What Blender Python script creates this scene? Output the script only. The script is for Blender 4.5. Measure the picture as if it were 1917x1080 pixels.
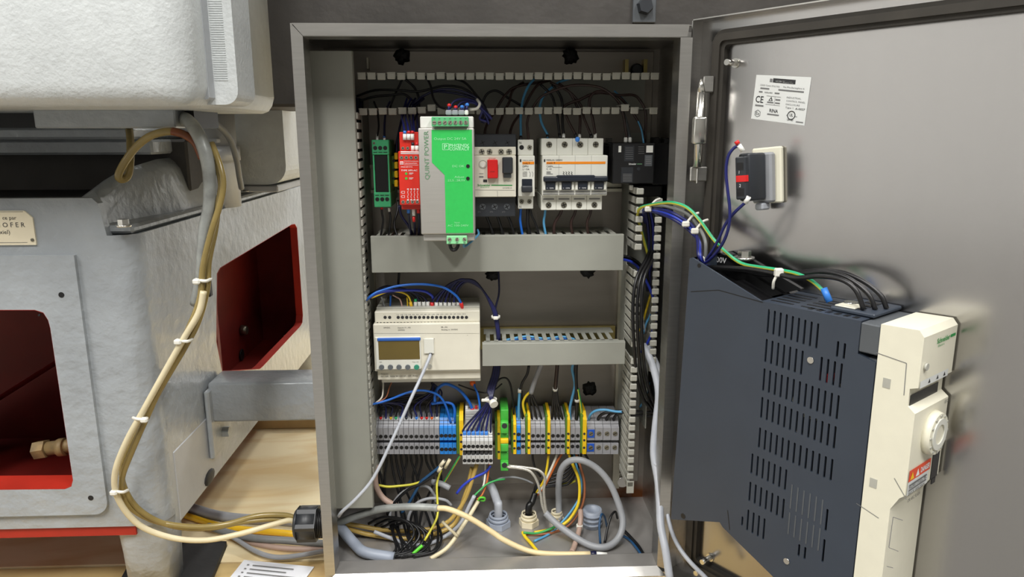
import bpy, bmesh, math, random
from mathutils import Vector, Matrix
from mathutils.geometry import tessellate_polygon
random.seed(7)
for o in list(bpy.data.objects): bpy.data.objects.remove(o)
SC = bpy.context.scene
COL = SC.collection
# ------------------------------------------------------------------ camera
CAM = Vector((0.1864, -0.7588, 0.5098)); YAW, PITCH, ROLL, FPX = 0.0409, 0.2122, -0.0022, 1350.0
_f = Vector((math.sin(YAW)*math.cos(PITCH), math.cos(YAW)*math.cos(PITCH), -math.sin(PITCH)))
_r = Vector((math.cos(YAW), -math.sin(YAW), 0)); _u = _r.cross(_f)
R_ = _r*math.cos(ROLL)+_u*math.sin(ROLL); U_ = _u*math.cos(ROLL)-_r*math.sin(ROLL)
cd = bpy.data.cameras.new('camera'); cam = bpy.data.objects.new('camera', cd); COL.objects.link(cam)
cd.sensor_width = 36; cd.lens = FPX/1917*36; cd.clip_start = 0.01; cd.clip_end = 50
M = Matrix((R_, U_, -_f)).transposed().to_4x4(); M.translation = CAM; cam.matrix_world = M
SC.camera = cam
# ------------------------------------------------------------------ world, lights, exposure
w = bpy.data.worlds.new('world'); SC.world = w; w.use_nodes = True
bg = w.node_tree.nodes['Background']; bg.inputs[0].default_value = (0.80, 0.86, 1.0, 1); bg.inputs[1].default_value = 0.16
def area(name, loc, target, sx, sy, power, col=(1, 0.97, 0.9)):
    l = bpy.data.lights.new(name, 'AREA'); l.shape = 'RECTANGLE'; l.size = sx; l.size_y = sy; l.energy = power; l.color = col
    o = bpy.data.objects.new(name, l); COL.objects.link(o); o.location = loc
    o.rotation_euler = (Vector(target)-Vector(loc)).to_track_quat('-Z', 'Y').to_euler(); return o
LC = (1, 0.985, 0.955)
for lx, ly, pw_ in ((-1.9, -1.75, 70), (-0.1, -1.75, 70), (1.7, -1.75, 70), (-2.6, 0.6, 26), (-0.5, 1.7, 30), (1.6, 1.7, 26), (-1.2, 3.4, 75), (1.0, 3.4, 60)):  # left lamp and back-wall pair added unseen, to brighten door and wall
    area('unseen_ceiling_light', (lx, ly, 2.9), (lx, ly, 0), 0.35, 1.5 if ly < 3 else 0.5, pw_, LC)
SC.view_settings.view_transform = 'Standard'; SC.view_settings.look = 'None'; SC.view_settings.gamma = 1
SC.view_settings.use_curve_mapping = False; SC.view_settings.exposure = 0.30
# ------------------------------------------------------------------ helpers
V = Vector
def ray(px, py): return _f + R_*((px-958.5)/FPX) - U_*((py-540)/FPX)
def at(px, py, Y): d = ray(px, py); return CAM + d*((Y-CAM.y)/d.y)
def atx(px, py, X): d = ray(px, py); return CAM + d*((X-CAM.x)/d.x)
def atz(px, py, Z): d = ray(px, py); return CAM + d*((Z-CAM.z)/d.z)
ANG = math.radians(126); DD = V((-math.cos(ANG), -math.sin(ANG), 0)); DN = V((-math.sin(ANG), math.cos(ANG), 0))
PIN = V((0.410, 0.004, 0)); S0 = -0.016
def door(u, wv, z): return PIN + DD*u + DN*(S0+wv) + V((0, 0, z))
def atd(px, py, wv):
    d = ray(px, py); p = PIN+DN*(S0+wv); return CAM + d*((p-CAM).dot(DN)/d.dot(DN))
def duz(px, py, wv): p = atd(px, py, wv); return ((p-PIN).dot(DD), p.z)

def lin(c): return tuple((x/255/12.92 if x/255 <= 0.04045 else ((x/255+0.055)/1.055)**2.4) for x in c)
MATS = {}
def mat(name, rgb, rough=0.5, metal=0.0, var=0.08, vscale=40, bump=0.0, bscale=200, spec=0.5, stretch=None, coat=0.0, bdist=0.001):
    m = bpy.data.materials.new(name); m.use_nodes = True; nt = m.node_tree; b = nt.nodes['Principled BSDF']
    c = lin(rgb); b.inputs['Roughness'].default_value = rough; b.inputs['Metallic'].default_value = metal
    b.inputs['Specular IOR Level'].default_value = spec; b.inputs['Coat Weight'].default_value = coat
    tc = nt.nodes.new('ShaderNodeTexCoord'); mp = nt.nodes.new('ShaderNodeMapping'); nt.links.new(tc.outputs['Object'], mp.inputs[0])
    if stretch: mp.inputs['Scale'].default_value = stretch
    n = nt.nodes.new('ShaderNodeTexNoise'); n.inputs['Scale'].default_value = vscale; n.inputs['Detail'].default_value = 4
    nt.links.new(mp.outputs[0], n.inputs['Vector'])
    r = nt.nodes.new('ShaderNodeValToRGB'); r.color_ramp.elements[0].position = 0.3; r.color_ramp.elements[1].position = 0.7
    r.color_ramp.elements[0].color = tuple(x*(1-var) for x in c)+(1,); r.color_ramp.elements[1].color = tuple(min(1, x*(1+var)) for x in c)+(1,)
    nt.links.new(n.outputs[0], r.inputs[0]); nt.links.new(r.outputs[0], b.inputs['Base Color'])
    if bump:
        n2 = nt.nodes.new('ShaderNodeTexNoise'); n2.inputs['Scale'].default_value = bscale; n2.inputs['Detail'].default_value = 3
        nt.links.new(mp.outputs[0], n2.inputs['Vector'])
        bp = nt.nodes.new('ShaderNodeBump'); bp.inputs['Strength'].default_value = bump; bp.inputs['Distance'].default_value = bdist
        nt.links.new(n2.outputs[0], bp.inputs['Height']); nt.links.new(bp.outputs[0], b.inputs['Normal'])
    MATS[name] = m; return m
# metals and paints
mat('stainless', (196, 194, 190), 0.34, 1.0, 0.06, 30, 0.05, 60, stretch=(1, 1, 12))
mat('stainless_h', (196, 194, 190), 0.34, 1.0, 0.06, 30, 0.05, 60, stretch=(1, 12, 12))
mat('stainless_door', (176, 174, 173), 0.22, 1.0, 0.05, 9, 0.02, 90, stretch=(1, 1, 0.15))
mat('stainless_floor', (176, 173, 170), 0.36, 0.6, 0.14, 18, 0.04, 60)
mat('plate_metal', (146, 140, 132), 0.42, 0.6, 0.14, 9, 0.04, 100, stretch=(0.4, 1, 3))
mat('zinc', (190, 186, 170), 0.35, 0.9, 0.1, 60)
mat('brass_zinc', (176, 160, 104), 0.35, 0.9, 0.1, 60)
mat('bright_metal', (222, 220, 214), 0.22, 1.0, 0.05, 80)
mat('dull_screw', (140, 136, 122), 0.35, 0.9, 0.15, 300)
mat('machine_paint', (158, 163, 167), 0.3, 0.08, 0.09, 14, 0.6, 65, bdist=0.004, coat=0.3)
mat('machine_hammer', (206, 210, 210), 0.38, 0.05, 0.05, 60, 0.6, 240, bdist=0.0012)
mat('machine_smooth', (172, 175, 179), 0.38, 0.1, 0.06, 14, 0.2, 60, bdist=0.002)
mat('dark_cast', (68, 65, 62), 0.6, 0.2, 0.2, 12, 0.3, 60, bdist=0.003)
mat('mottled_black', (30, 29, 30), 0.55, 0.0, 0.35, 14, 0.4, 60, bdist=0.003)
mat('shaded_red_primer', (112, 20, 12), 0.6, 0, 0.15, 20, 0.1, 60)  # red lowered, putting the shade inside the machine into the colour
mat('red_edge', (164, 38, 24), 0.5, 0, 0.15, 20)
# plastics
mat('duct_grey', (150, 151, 142), 0.5, 0, 0.04, 30)
mat('finger_grey', (176, 175, 165), 0.5, 0, 0.05, 60)
mat('dev_white', (222, 222, 212), 0.42, 0, 0.02, 60)
mat('dev_cream', (222, 218, 202), 0.42, 0, 0.02, 60)
mat('cream_drive', (232, 228, 208), 0.4, 0, 0.02, 60)
mat('drive_dark', (54, 62, 74), 0.42, 0, 0.05, 20, 0.06, 900, bdist=0.0003)
mat('drive_grey', (84, 88, 92), 0.45, 0, 0.05, 20)
mat('black', (20, 20, 22), 0.45, 0, 0.1, 60)
mat('black_gloss', (14, 14, 16), 0.25, 0, 0.1, 60)
mat('dark_plastic', (44, 47, 52), 0.42, 0, 0.06, 60)
mat('navy_toggle', (30, 36, 46), 0.35, 0, 0.06, 60)
mat('rubber_black', (28, 28, 28), 0.7, 0, 0.2, 60, 0.2, 200)
mat('gasket', (52, 48, 42), 0.65, 0, 0.2, 30, 0.1, 80)
mat('sealant', (12, 11, 11), 0.6, 0, 0.2, 60, 0.5, 300)
mat('relay_green', (62, 168, 112), 0.42, 0, 0.05, 60)
mat('conn_green', (88, 176, 118), 0.45, 0, 0.05, 60)
mat('conn_mint', (140, 216, 156), 0.45, 0, 0.05, 60)
mat('label_green', (46, 186, 84), 0.5, 0, 0.04, 200)
mat('label_green_text', (150, 226, 168), 0.5, 0, 0.02)
mat('brushed_alu', (188, 186, 180), 0.4, 0.55, 0.04, 120, stretch=(0.3, 1, 12))
mat('alu_white', (226, 226, 220), 0.4, 0.1, 0.03, 60)
mat('red_relay', (206, 42, 28), 0.42, 0, 0.05, 60)
mat('red_plastic', (214, 30, 30), 0.38, 0, 0.05, 60)
mat('yellow_plastic', (240, 196, 24), 0.42, 0, 0.06, 60)
mat('yg_green', (86, 128, 44), 0.45, 0, 0.1, 60)
mat('pe_green', (70, 178, 64), 0.35, 0, 0.1, 60)
mat('term_grey', (150, 150, 154), 0.45, 0, 0.04, 80)
mat('term_light', (186, 186, 184), 0.45, 0, 0.04, 80)
mat('term_blue', (40, 130, 214), 0.42, 0, 0.05, 60)
mat('term_deepblue', (24, 84, 190), 0.42, 0, 0.05, 60)
mat('orange', (240, 142, 26), 0.45, 0, 0.03, 60)
mat('lcd', (104, 88, 40), 0.18, 0, 0.06, 30)
mat('lcd_blue', (44, 100, 190), 0.4, 0, 0.03)
mat('button_grey', (96, 102, 106), 0.45, 0, 0.05, 60)
mat('button_teal', (52, 138, 112), 0.45, 0, 0.05, 60)
mat('grey_sleeve', (150, 153, 160), 0.5, 0, 0.04)
mat('white_sleeve', (232, 232, 226), 0.5, 0, 0.04)
mat('red_sleeve', (214, 36, 34), 0.4, 0, 0.05)
mat('blue_sleeve', (58, 130, 220), 0.4, 0, 0.05)
mat('orange_sleeve', (232, 104, 30), 0.4, 0, 0.05)
mat('yellow_sleeve', (238, 190, 40), 0.4, 0, 0.05)
mat('green_sleeve', (46, 176, 110), 0.4, 0, 0.05)
mat('tie_white', (226, 224, 214), 0.45, 0, 0.04)
mat('ink', (44, 44, 46), 0.6, 0, 0.02)
mat('ink_soft', (120, 120, 120), 0.6, 0, 0.02)
mat('ink_white', (232, 232, 232), 0.6, 0, 0.02)
mat('ink_green', (44, 150, 74), 0.6, 0, 0.02)
mat('ink_dimgreen', (96, 140, 104), 0.6, 0, 0.02)
mat('ink_dim', (112, 112, 112), 0.6, 0, 0.02)
mat('warning_red', (226, 84, 52), 0.5, 0, 0.02)
mat('sticker', (222, 224, 222), 0.4, 0, 0.03, 30)
mat('paper', (226, 228, 234), 0.6, 0, 0.02, 30)
mat('plate_cream', (226, 216, 190), 0.45, 0, 0.05, 30)
# wires
for n_, c_ in dict(w_black=(20, 20, 22), w_brown=(48, 30, 26), w_navy=(26, 30, 92), w_navydark=(20, 22, 58), w_blue=(26, 104, 204), w_lblue=(86, 156, 200),
                   w_yellow=(232, 200, 40), w_green=(56, 160, 84), w_tan=(150, 92, 60), w_orange=(190, 100, 44), w_white=(222, 218, 206), w_pink=(196, 160, 150),
                   w_gyellow=(214, 206, 66), w_ggreen=(46, 168, 116), w_royal=(40, 62, 180), w_lime=(90, 196, 50), w_teal=(34, 74, 112)).items():
    mat(n_, c_, 0.36, 0, 0.05, 60)
mat('c_grey', (150, 152, 156), 0.45, 0, 0.06, 60)
mat('c_lgrey', (176, 180, 188), 0.42, 0, 0.05, 60)
mat('c_dgrey', (118, 120, 120), 0.45, 0, 0.06, 60)
mat('c_rust', (112, 58, 24), 0.3, 0, 0.2, 50)
mat('brass_old', (104, 86, 54), 0.6, 0.1, 0.5, 60, 0.8, 90)
mat('c_painted', (150, 153, 150), 0.4, 0.1, 0.22, 70, 0.3, 120)
mat('c_cream', (226, 206, 160), 0.42, 0, 0.06, 50)
mat('c_ivory', (214, 202, 168), 0.4, 0, 0.08, 40)
mat('c_yellow', (188, 158, 84), 0.3, 0, 0.1, 50)
mat('c_olive', (140, 122, 72), 0.25, 0, 0.12, 40)
mat('c_pinktan', (176, 150, 136), 0.5, 0, 0.08, 40)
mat('braid', (190, 186, 176), 0.35, 0.6, 0.25, 900)
mat('nut_grey', (150, 158, 172), 0.45, 0, 0.05, 60)
mat('nut_cream', (222, 212, 184), 0.45, 0, 0.06, 60)
mat('wall_white', (238, 238, 236), 0.6, 0, 0.02, 10)
mat('concrete', (128, 126, 122), 0.7, 0, 0.1, 8)
mat('ceiling_white', (112, 112, 110), 0.8, 0, 0.03, 5)
mat('wall_grey', (116, 115, 112), 0.7, 0, 0.04, 5)
def wood(name, a, b, rough=0.5, knots=True):
    m = bpy.data.materials.new(name); m.use_nodes = True; nt = m.node_tree; bs = nt.nodes['Principled BSDF']; bs.inputs['Roughness'].default_value = rough
    tc = nt.nodes.new('ShaderNodeTexCoord'); mp = nt.nodes.new('ShaderNodeMapping'); mp.inputs['Scale'].default_value = (1.3, 4.2, 4.2)
    nt.links.new(tc.outputs['Object'], mp.inputs[0])
    n = nt.nodes.new('ShaderNodeTexNoise'); n.inputs['Scale'].default_value = 2.2; n.inputs['Detail'].default_value = 6; n.inputs['Distortion'].default_value = 1.6
    nt.links.new(mp.outputs[0], n.inputs['Vector'])
    r = nt.nodes.new('ShaderNodeValToRGB'); r.color_ramp.elements[0].position = 0.44; r.color_ramp.elements[1].position = 0.62
    r.color_ramp.elements[0].color = lin(a)+(1,); r.color_ramp.elements[1].color = lin(b)+(1,)
    nt.links.new(n.outputs[0], r.inputs[0]); nt.links.new(r.outputs[0], bs.inputs['Base Color']); MATS[name] = m
wood('plywood', (240, 224, 184), (224, 196, 142)); wood('board_wood', (198, 172, 118), (172, 142, 92)); wood('beam_wood', (190, 164, 116), (150, 120, 78))
# rusty stainless for the cabinet floor/back: rust bloom follows a noise mask
def rusty(name, base, z0, z1):
    m = MATS[base].copy(); m.name = name; nt = m.node_tree; b = nt.nodes['Principled BSDF']; MATS[name] = m
    src = b.inputs['Base Color'].links[0].from_socket
    g = nt.nodes.new('ShaderNodeNewGeometry'); n = nt.nodes.new('ShaderNodeTexNoise'); n.inputs['Scale'].default_value = 16; n.inputs['Detail'].default_value = 6
    sx = nt.nodes.new('ShaderNodeSeparateXYZ'); nt.links.new(g.outputs['Position'], sx.inputs[0]); nt.links.new(g.outputs['Position'], n.inputs['Vector'])
    a = nt.nodes.new('ShaderNodeMapRange'); a.inputs[1].default_value = z1; a.inputs[2].default_value = z0; nt.links.new(sx.outputs[2], a.inputs[0])
    a2 = nt.nodes.new('ShaderNodeMapRange'); a2.inputs[1].default_value = 0.27; a2.inputs[2].default_value = 0.36; nt.links.new(sx.outputs[0], a2.inputs[0])
    mu = nt.nodes.new('ShaderNodeMath'); mu.operation = 'MULTIPLY'; nt.links.new(a.outputs[0], mu.inputs[0]); nt.links.new(a2.outputs[0], mu.inputs[1])
    mu2 = nt.nodes.new('ShaderNodeMath'); mu2.operation = 'MULTIPLY'; nt.links.new(mu.outputs[0], mu2.inputs[0]); nt.links.new(n.outputs[0], mu2.inputs[1])
    mr = nt.nodes.new('ShaderNodeMapRange'); mr.inputs[1].default_value = 0.18; mr.inputs[2].default_value = 0.5; nt.links.new(mu2.outputs[0], mr.inputs[0])
    mx = nt.nodes.new('ShaderNodeMix'); mx.data_type = 'RGBA'; nt.links.new(mr.outputs[0], mx.inputs[0]); nt.links.new(src, mx.inputs[6]); mx.inputs[7].default_value = lin((104, 58, 22))+(1,)
    nt.links.new(mx.outputs[2], b.inputs['Base Color'])
rusty('stainless_back', 'plate_metal', 0.0, 0.05)

class B:
    def __init__(s): s.v = []; s.f = []; s.mi = []; s.sm = []
    def add(s, vs, fs, mi=0, smooth=False):
        k = len(s.v); s.v += [V(p) for p in vs]
        for i, f in enumerate(fs):
            s.f.append([k+j for j in f]); s.mi.append(mi); s.sm.append(smooth[i] if isinstance(smooth, list) else smooth)
        return s
    def box(s, x0, x1, y0, y1, z0, z1, bev=0, seg=1, mi=0):
        if x0 > x1: x0, x1 = x1, x0
        if y0 > y1: y0, y1 = y1, y0
        if z0 > z1: z0, z1 = z1, z0
        vs = [(x0, y0, z0), (x1, y0, z0), (x1, y1, z0), (x0, y1, z0), (x0, y0, z1), (x1, y0, z1), (x1, y1, z1), (x0, y1, z1)]
        fs = [(3, 2, 1, 0), (4, 5, 6, 7), (0, 1, 5, 4), (1, 2, 6, 5), (2, 3, 7, 6), (3, 0, 4, 7)]
        if not bev: return s.add(vs, fs, mi)
        bm = bmesh.new(); bvs = [bm.verts.new(p) for p in vs]
        for f in fs: bm.faces.new([bvs[i] for i in f])
        bmesh.ops.bevel(bm, geom=bm.edges[:], offset=bev, segments=seg, profile=0.5, affect='EDGES', clamp_overlap=True)
        bm.verts.index_update(); s.add([v.co.copy() for v in bm.verts], [[v.index for v in f.verts] for f in bm.faces], mi, seg > 1); bm.free(); return s
    def cyl(s, p0, p1, r0, r1=None, n=14, caps=True, mi=0, smooth=True):
        p0, p1 = V(p0), V(p1); r1 = r0 if r1 is None else r1; d = (p1-p0).normalized()
        a = d.orthogonal().normalized(); b = d.cross(a); vs = []
        for p, r in ((p0, r0), (p1, r1)):
            for i in range(n): t = 2*math.pi*i/n; vs.append(p+a*(r*math.cos(t))+b*(r*math.sin(t)))
        fs = [(i, (i+1) % n, n+(i+1) % n, n+i) for i in range(n)]; sm = [smooth]*n
        if caps: fs += [tuple(range(n-1, -1, -1)), tuple(range(n, 2*n))]; sm += [False]*2
        return s.add(vs, fs, mi, sm)
    def ring(s, c, d, ro, ri, h, n=20, mi=0):
        c, d = V(c), V(d).normalized(); a = d.orthogonal().normalized(); b = d.cross(a); vs = []
        for (r, k) in ((ro, 0), (ro, h), (ri, h), (ri, 0)):
            for i in range(n): t = 2*math.pi*i/n; vs.append(c+d*k+a*(r*math.cos(t))+b*(r*math.sin(t)))
        fs = [(j*n+i, j*n+(i+1) % n, ((j+1) % 4)*n+(i+1) % n, ((j+1) % 4)*n+i) for j in range(4) for i in range(n)]
        return s.add(vs, fs, mi, [True]*n+[False]*n+[True]*n+[False]*n)
    def tube(s, pts, r, n=8, caps=True, mis=None, r_end=None):
        pts = [V(p) for p in pts]; vs = []; N = len(pts)
        t0 = (pts[1]-pts[0]).normalized(); a = V((0, 0, 1)) - t0*t0.z
        if a.length < 0.05: a = V((0, -1, 0)) - t0*(-t0.y)
        a.normalize()
        for i, p in enumerate(pts):
            t = (pts[min(i+1, N-1)]-pts[max(i-1, 0)]).normalized(); a = (a-t*a.dot(t)).normalized(); b = t.cross(a)
            rr = r if r_end is None else r+(r_end-r)*i/(N-1)
            for k in range(n): q = 2*math.pi*k/n; vs.append(p+a*(rr*math.cos(q))+b*(rr*math.sin(q)))
        for i in range(N-1):
            for k in range(n):
                s.f.append([len(s.v)+x for x in (i*n+k, i*n+(k+1) % n, (i+1)*n+(k+1) % n, (i+1)*n+k)]); s.sm.append(True)
                s.mi.append(mis(k/n, i) if mis else 0)
        if caps:
            s.f += [[len(s.v)+x for x in range(n-1, -1, -1)], [len(s.v)+(N-1)*n+x for x in range(n)]]; s.sm += [False]*2; s.mi += [0, 0]
        s.v += vs; return s
    def prism(s, outer, fn, d0, d1, holes=(), mi=0):
        """polygon (a,b) with holes, swept from depth d0 to d1; fn(a,b,d) -> world"""
        loops = [list(outer)]+[list(h) for h in holes]
        tri = tessellate_polygon([[V((a, b, 0)) for a, b in l] for l in loops]); flat = [p for l in loops for p in l]; n = len(flat)
        vs = [fn(a, b, d0) for a, b in flat]+[fn(a, b, d1) for a, b in flat]
        fs = [tuple(t) for t in tri]+[tuple(n+i for i in reversed(t)) for t in tri]; k = 0
        for l in loops:
            m = len(l); fs += [(k+i, k+(i+1) % m, n+k+(i+1) % m, n+k+i) for i in range(m)]; k += m
        return s.add(vs, fs, mi)
    def sph(s, c, r, n=10, m=6, sc=(1, 1, 1), mi=0):
        c = V(c); vs = [c+V((0, 0, r*sc[2]))]; fs = []
        for j in range(1, m):
            for i in range(n): p, t = math.pi*j/m, 2*math.pi*i/n; vs.append(c+V((r*sc[0]*math.sin(p)*math.cos(t), r*sc[1]*math.sin(p)*math.sin(t), r*sc[2]*math.cos(p))))
        vs.append(c-V((0, 0, r*sc[2]))); L = len(vs)-1
        for i in range(n): fs.append((0, 1+i, 1+(i+1) % n)); fs.append((L, 1+(m-2)*n+(i+1) % n, 1+(m-2)*n+i))
        for j in range(m-2):
            for i in range(n): a = 1+j*n; fs.append((a+i, a+n+i, a+n+(i+1) % n, a+(i+1) % n))
        return s.add(vs, fs, mi, True)
    def build(s, name, m, parent=None, fix=True):
        me = bpy.data.meshes.new(name)
        if parent is not None: org = world_org(parent)
        else:
            xs = [p.x for p in s.v]; ys = [p.y for p in s.v]; zs = [p.z for p in s.v]
            org = V(((min(xs)+max(xs))/2, (min(ys)+max(ys))/2, min(zs)))
        me.from_pydata([p-org for p in s.v], [], s.f)
        for mm in (m if isinstance(m, (list, tuple)) else [m]): me.materials.append(MATS[mm])
        for p, i, sm in zip(me.polygons, s.mi, s.sm): p.material_index = i; p.use_smooth = sm
        if fix:
            bm = bmesh.new(); bm.from_mesh(me); bmesh.ops.recalc_face_normals(bm, faces=bm.faces[:]); bm.to_mesh(me); bm.free()
        o = bpy.data.objects.new(name, me); COL.objects.link(o)
        if parent is not None: o.parent = parent
        else: o.location = org
        return o
def world_org(o):
    p = V((0, 0, 0))
    while o is not None: p += o.location; o = o.parent
    return p
def tag(o, label, cat, group=None, kind=None):
    if label: o['label'] = label
    if cat: o['category'] = cat
    if group: o['group'] = group
    if kind: o['kind'] = kind
    return o
def thing(name, label, cat, loc, group=None):
    o = bpy.data.objects.new(name, None); COL.objects.link(o); o.location = loc; o.empty_display_size = 0.01
    return tag(o, label, cat, group)
def struct(name, b, m, label=None): o = b.build(name, m); o['kind'] = 'structure'; tag(o, label, 'setting' if label else None); return o
def inst(name, mesh, loc, parent, rot=None):
    o = bpy.data.objects.new(name, mesh); COL.objects.link(o); o.parent = parent; o.location = V(loc)-world_org(parent)
    if rot: o.rotation_euler = rot
    return o
def text(s, o, right, up, h, m, parent, width=None, align='LEFT', name='lettering', bold=0.0):
    cu = bpy.data.curves.new('t', 'FONT'); cu.body = s; cu.size = 1; cu.resolution_u = 2; cu.offset = bold
    ob = bpy.data.objects.new('t', cu); me = bpy.data.meshes.new_from_object(ob)
    bpy.data.objects.remove(ob); bpy.data.curves.remove(cu)
    xs = [v.co.x for v in me.vertices]; x0, x1 = min(xs), max(xs)
    k = h/0.7; kx = k if width is None else width/max(1e-6, x1-x0)
    off = {'LEFT': 0, 'CENTER': -(x1-x0)/2, 'RIGHT': -(x1-x0)}[align]
    right, up = V(right).normalized(), V(up).normalized(); org = world_org(parent)
    for v in me.vertices: v.co = V(o)+right*((v.co.x-x0+off)*kx)+up*(v.co.y*k)-org
    me.materials.clear(); me.materials.append(MATS[m]); me.name = name
    t = bpy.data.objects.new(name, me); COL.objects.link(t); t.parent = parent; return t
XR, ZU = V((1, 0, 0)), V((0, 0, 1))
def catmull(pts, k=5):
    if len(pts) < 3: return [pts[0].lerp(pts[-1], i/4) for i in range(5)]
    P = [pts[0]*2-pts[1]]+list(pts)+[pts[-1]*2-pts[-2]]; out = []
    for i in range(1, len(P)-2):
        a, b, c, d = P[i-1], P[i], P[i+1], P[i+2]
        for j in range(k):
            t = j/k; out.append(0.5*((2*b)+(c-a)*t+(2*a-5*b+4*c-d)*t*t+(3*b-a-3*c+d)*t**3))
    out.append(P[-2]); return out
def pt(p, r=0.0):
    v = pt0(p)
    if p[0] != 'w' and len(p) == 3 and 0.0 < v.x < 0.405 and 0.02 < v.y < 0.185 and v.z < r+0.0012: v = atz(p[0], p[1], r+0.0012)
    return v
def pt0(p): return V(p[1:]) if p[0] == 'w' else (atd(p[0], p[1], p[3]) if len(p) == 4 else at(*p))
def path(pts, k=5, r=0.0): return catmull([pt(p, r) for p in pts], k)
def wire(label, m, r, pts, sleeves=(), group=None, name='wire', cat=None, n=8, k=5, stripe=None, r_end=None):
    """r in mm; sleeves: (end 0/1, offset mm, length mm, radius mm, material)"""
    P = path(pts, k, r/1000); b = B()
    if stripe: b.tube(P, r/1000, n, mis=lambda q, i: 1 if (0.25 < q < 0.75) else 0)
    else: b.tube(P, r/1000, n, r_end=r_end/1000 if r_end else None)
    o = b.build(name, [m, stripe] if stripe else m, fix=False); tag(o, label, cat or name.split('_')[-1], group)
    for e, off, ln, rr, sm in sleeves:
        Q = P if e == 0 else P[::-1]; d = (Q[1]-Q[0]).normalized()
        B().cyl(Q[0]+d*(off/1000), Q[0]+d*((off+ln)/1000), rr/1000, n=10).build('sleeve', sm, o, fix=False)
    return o
ORD = ['first', 'second', 'third', 'fourth', 'fifth', 'sixth', 'seventh', 'eighth', 'ninth', 'tenth', 'eleventh', 'twelfth', 'thirteenth', 'fourteenth', 'fifteenth', 'sixteenth']
xz = lambda a, b, d: V((a, d, b))
def rrect(x0, x1, z0, z1, r, n=5):
    pts = []
    for cx, cz, a0 in ((x1-r, z1-r, 0), (x0+r, z1-r, 90), (x0+r, z0+r, 180), (x1-r, z0+r, 270)):
        for i in range(n+1): a = math.radians(a0+90*i/n); pts.append((cx+r*math.cos(a), cz+r*math.sin(a)))
    return pts
# ================================================================== SETTING
FZ = -0.055
def slab(name, x0, x1, y0, y1, z0, z1, m): return struct(name, B().box(x0, x1, y0, y1, z0, z1), m)
slab('floor', -4, 4, -4, 4, FZ-0.20, FZ-0.15, 'concrete')
deck = slab('floor', -1.6, 1.6, -0.16, 1.3, FZ-0.15, FZ-0.0185, 'beam_wood')
yj = atz(500, 1050, FZ).y
B().box(-1.6, 1.6, yj+0.001, 1.3, FZ-0.018, FZ, 0.001).build('plywood_sheet', 'plywood', deck)
B().box(-1.6, 1.6, -0.16, yj-0.001, FZ-0.018, FZ-0.001, 0.0015).build('plank', 'board_wood', deck)
wb = slab('wall_back', -4, 4, 4.0, 4.1, FZ-0.2, 3.0, 'wall_white')
for i in range(26):
    B().box(-4, 4, 3.985, 3.999, FZ-0.15+i*0.115, FZ-0.15+i*0.115+0.111, 0.003).build('plank', 'wall_white', wb)
slab('wall_left', -4.1, -4, -4, 4, FZ-0.2, 3.0, 'wall_white'); slab('wall_right', 4, 4.1, -4, 4, FZ-0.2, 3.0, 'wall_grey')
slab('wall_front', -4, 4, -4.1, -4, FZ-0.2, 3.0, 'wall_grey'); slab('ceiling', -4, 4, -4, 4, 3.0, 3.1, 'ceiling_white')
# crate board standing behind the machine and the support beam lying under it
ys = atz(540, 803, FZ).y
tag(B().box(-0.75, 0.75, ys, ys+0.02, FZ, FZ+0.022, 0.002).build('wooden_batten', 'beam_wood'), 'thin wooden batten lying across the far edge of the plywood floor', 'batten')

# ================================================================== MACHINE (left)
XM, YF = -0.200, 0.050
mach = thing('cast_machine', 'large silver-grey painted cast iron machine with red-lined openings left of the cabinet', 'machine', (-0.45, 0.4, FZ))
zt, zn, zb = 0.4415, 0.400, 0.047
# front wall (with window) + rounded corner + side wall (with opening)
win = [(at(p, q, YF).x, at(p, q, YF).z) for p, q in ((-170, 578), (70, 578), (86, 583), (95, 597), (99, 612), (141, 895), (138, 907), (126, 912), (-170, 915))]
xl = -0.80; xn0 = at(182, 372, YF).x; xn1 = at(198, 425, YF).x; RC = 0.028
body = B()
body.prism([(xl, zb), (XM-RC, zb), (XM-RC, zn), (xn1, zn), (xn0, zt-0.006), (xn0-0.006, zt), (xl, zt)], xz, YF, YF+0.012, holes=[win])
arc = [(XM-RC+RC*math.sin(math.radians(a)), YF+RC-RC*math.cos(math.radians(a))) for a in range(0, 91, 10)]
n_ = len(arc)
body.add([V((x, y, zb)) for x, y in arc]+[V((x, y, zn)) for x, y in arc], [(i, i+1, n_+i+1, n_+i) for i in range(n_-1)], 0, True)
yz = lambda a, b, d: V((d, a, b))
opn = [(p.y, p.z) for p in (atx(p_, q_, XM) for p_, q_ in ((405, 640), (406, 512), (412, 501), (420, 496), (546, 420), (552, 419), (556, 426), (567, 590), (566, 604), (562, 611), (492, 686), (486, 691), (416, 696)))]
YE = 0.95
zs_ = 0.030
body.prism([(YF+RC, zs_), (YE, zs_), (YE, zn), (YF+RC, zn)], yz, XM, XM-0.012, holes=[opn])
body.box(xl, XM-0.012, YF+0.012, YE-0.012, zn-0.012, zn-0.001)          # unseen inner roof, added to keep light out
body.box(xl, XM-0.012, YE-0.012, YE, zb, zn)                        # far wall
body.build('base_casting', 'machine_paint', mach)
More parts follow.
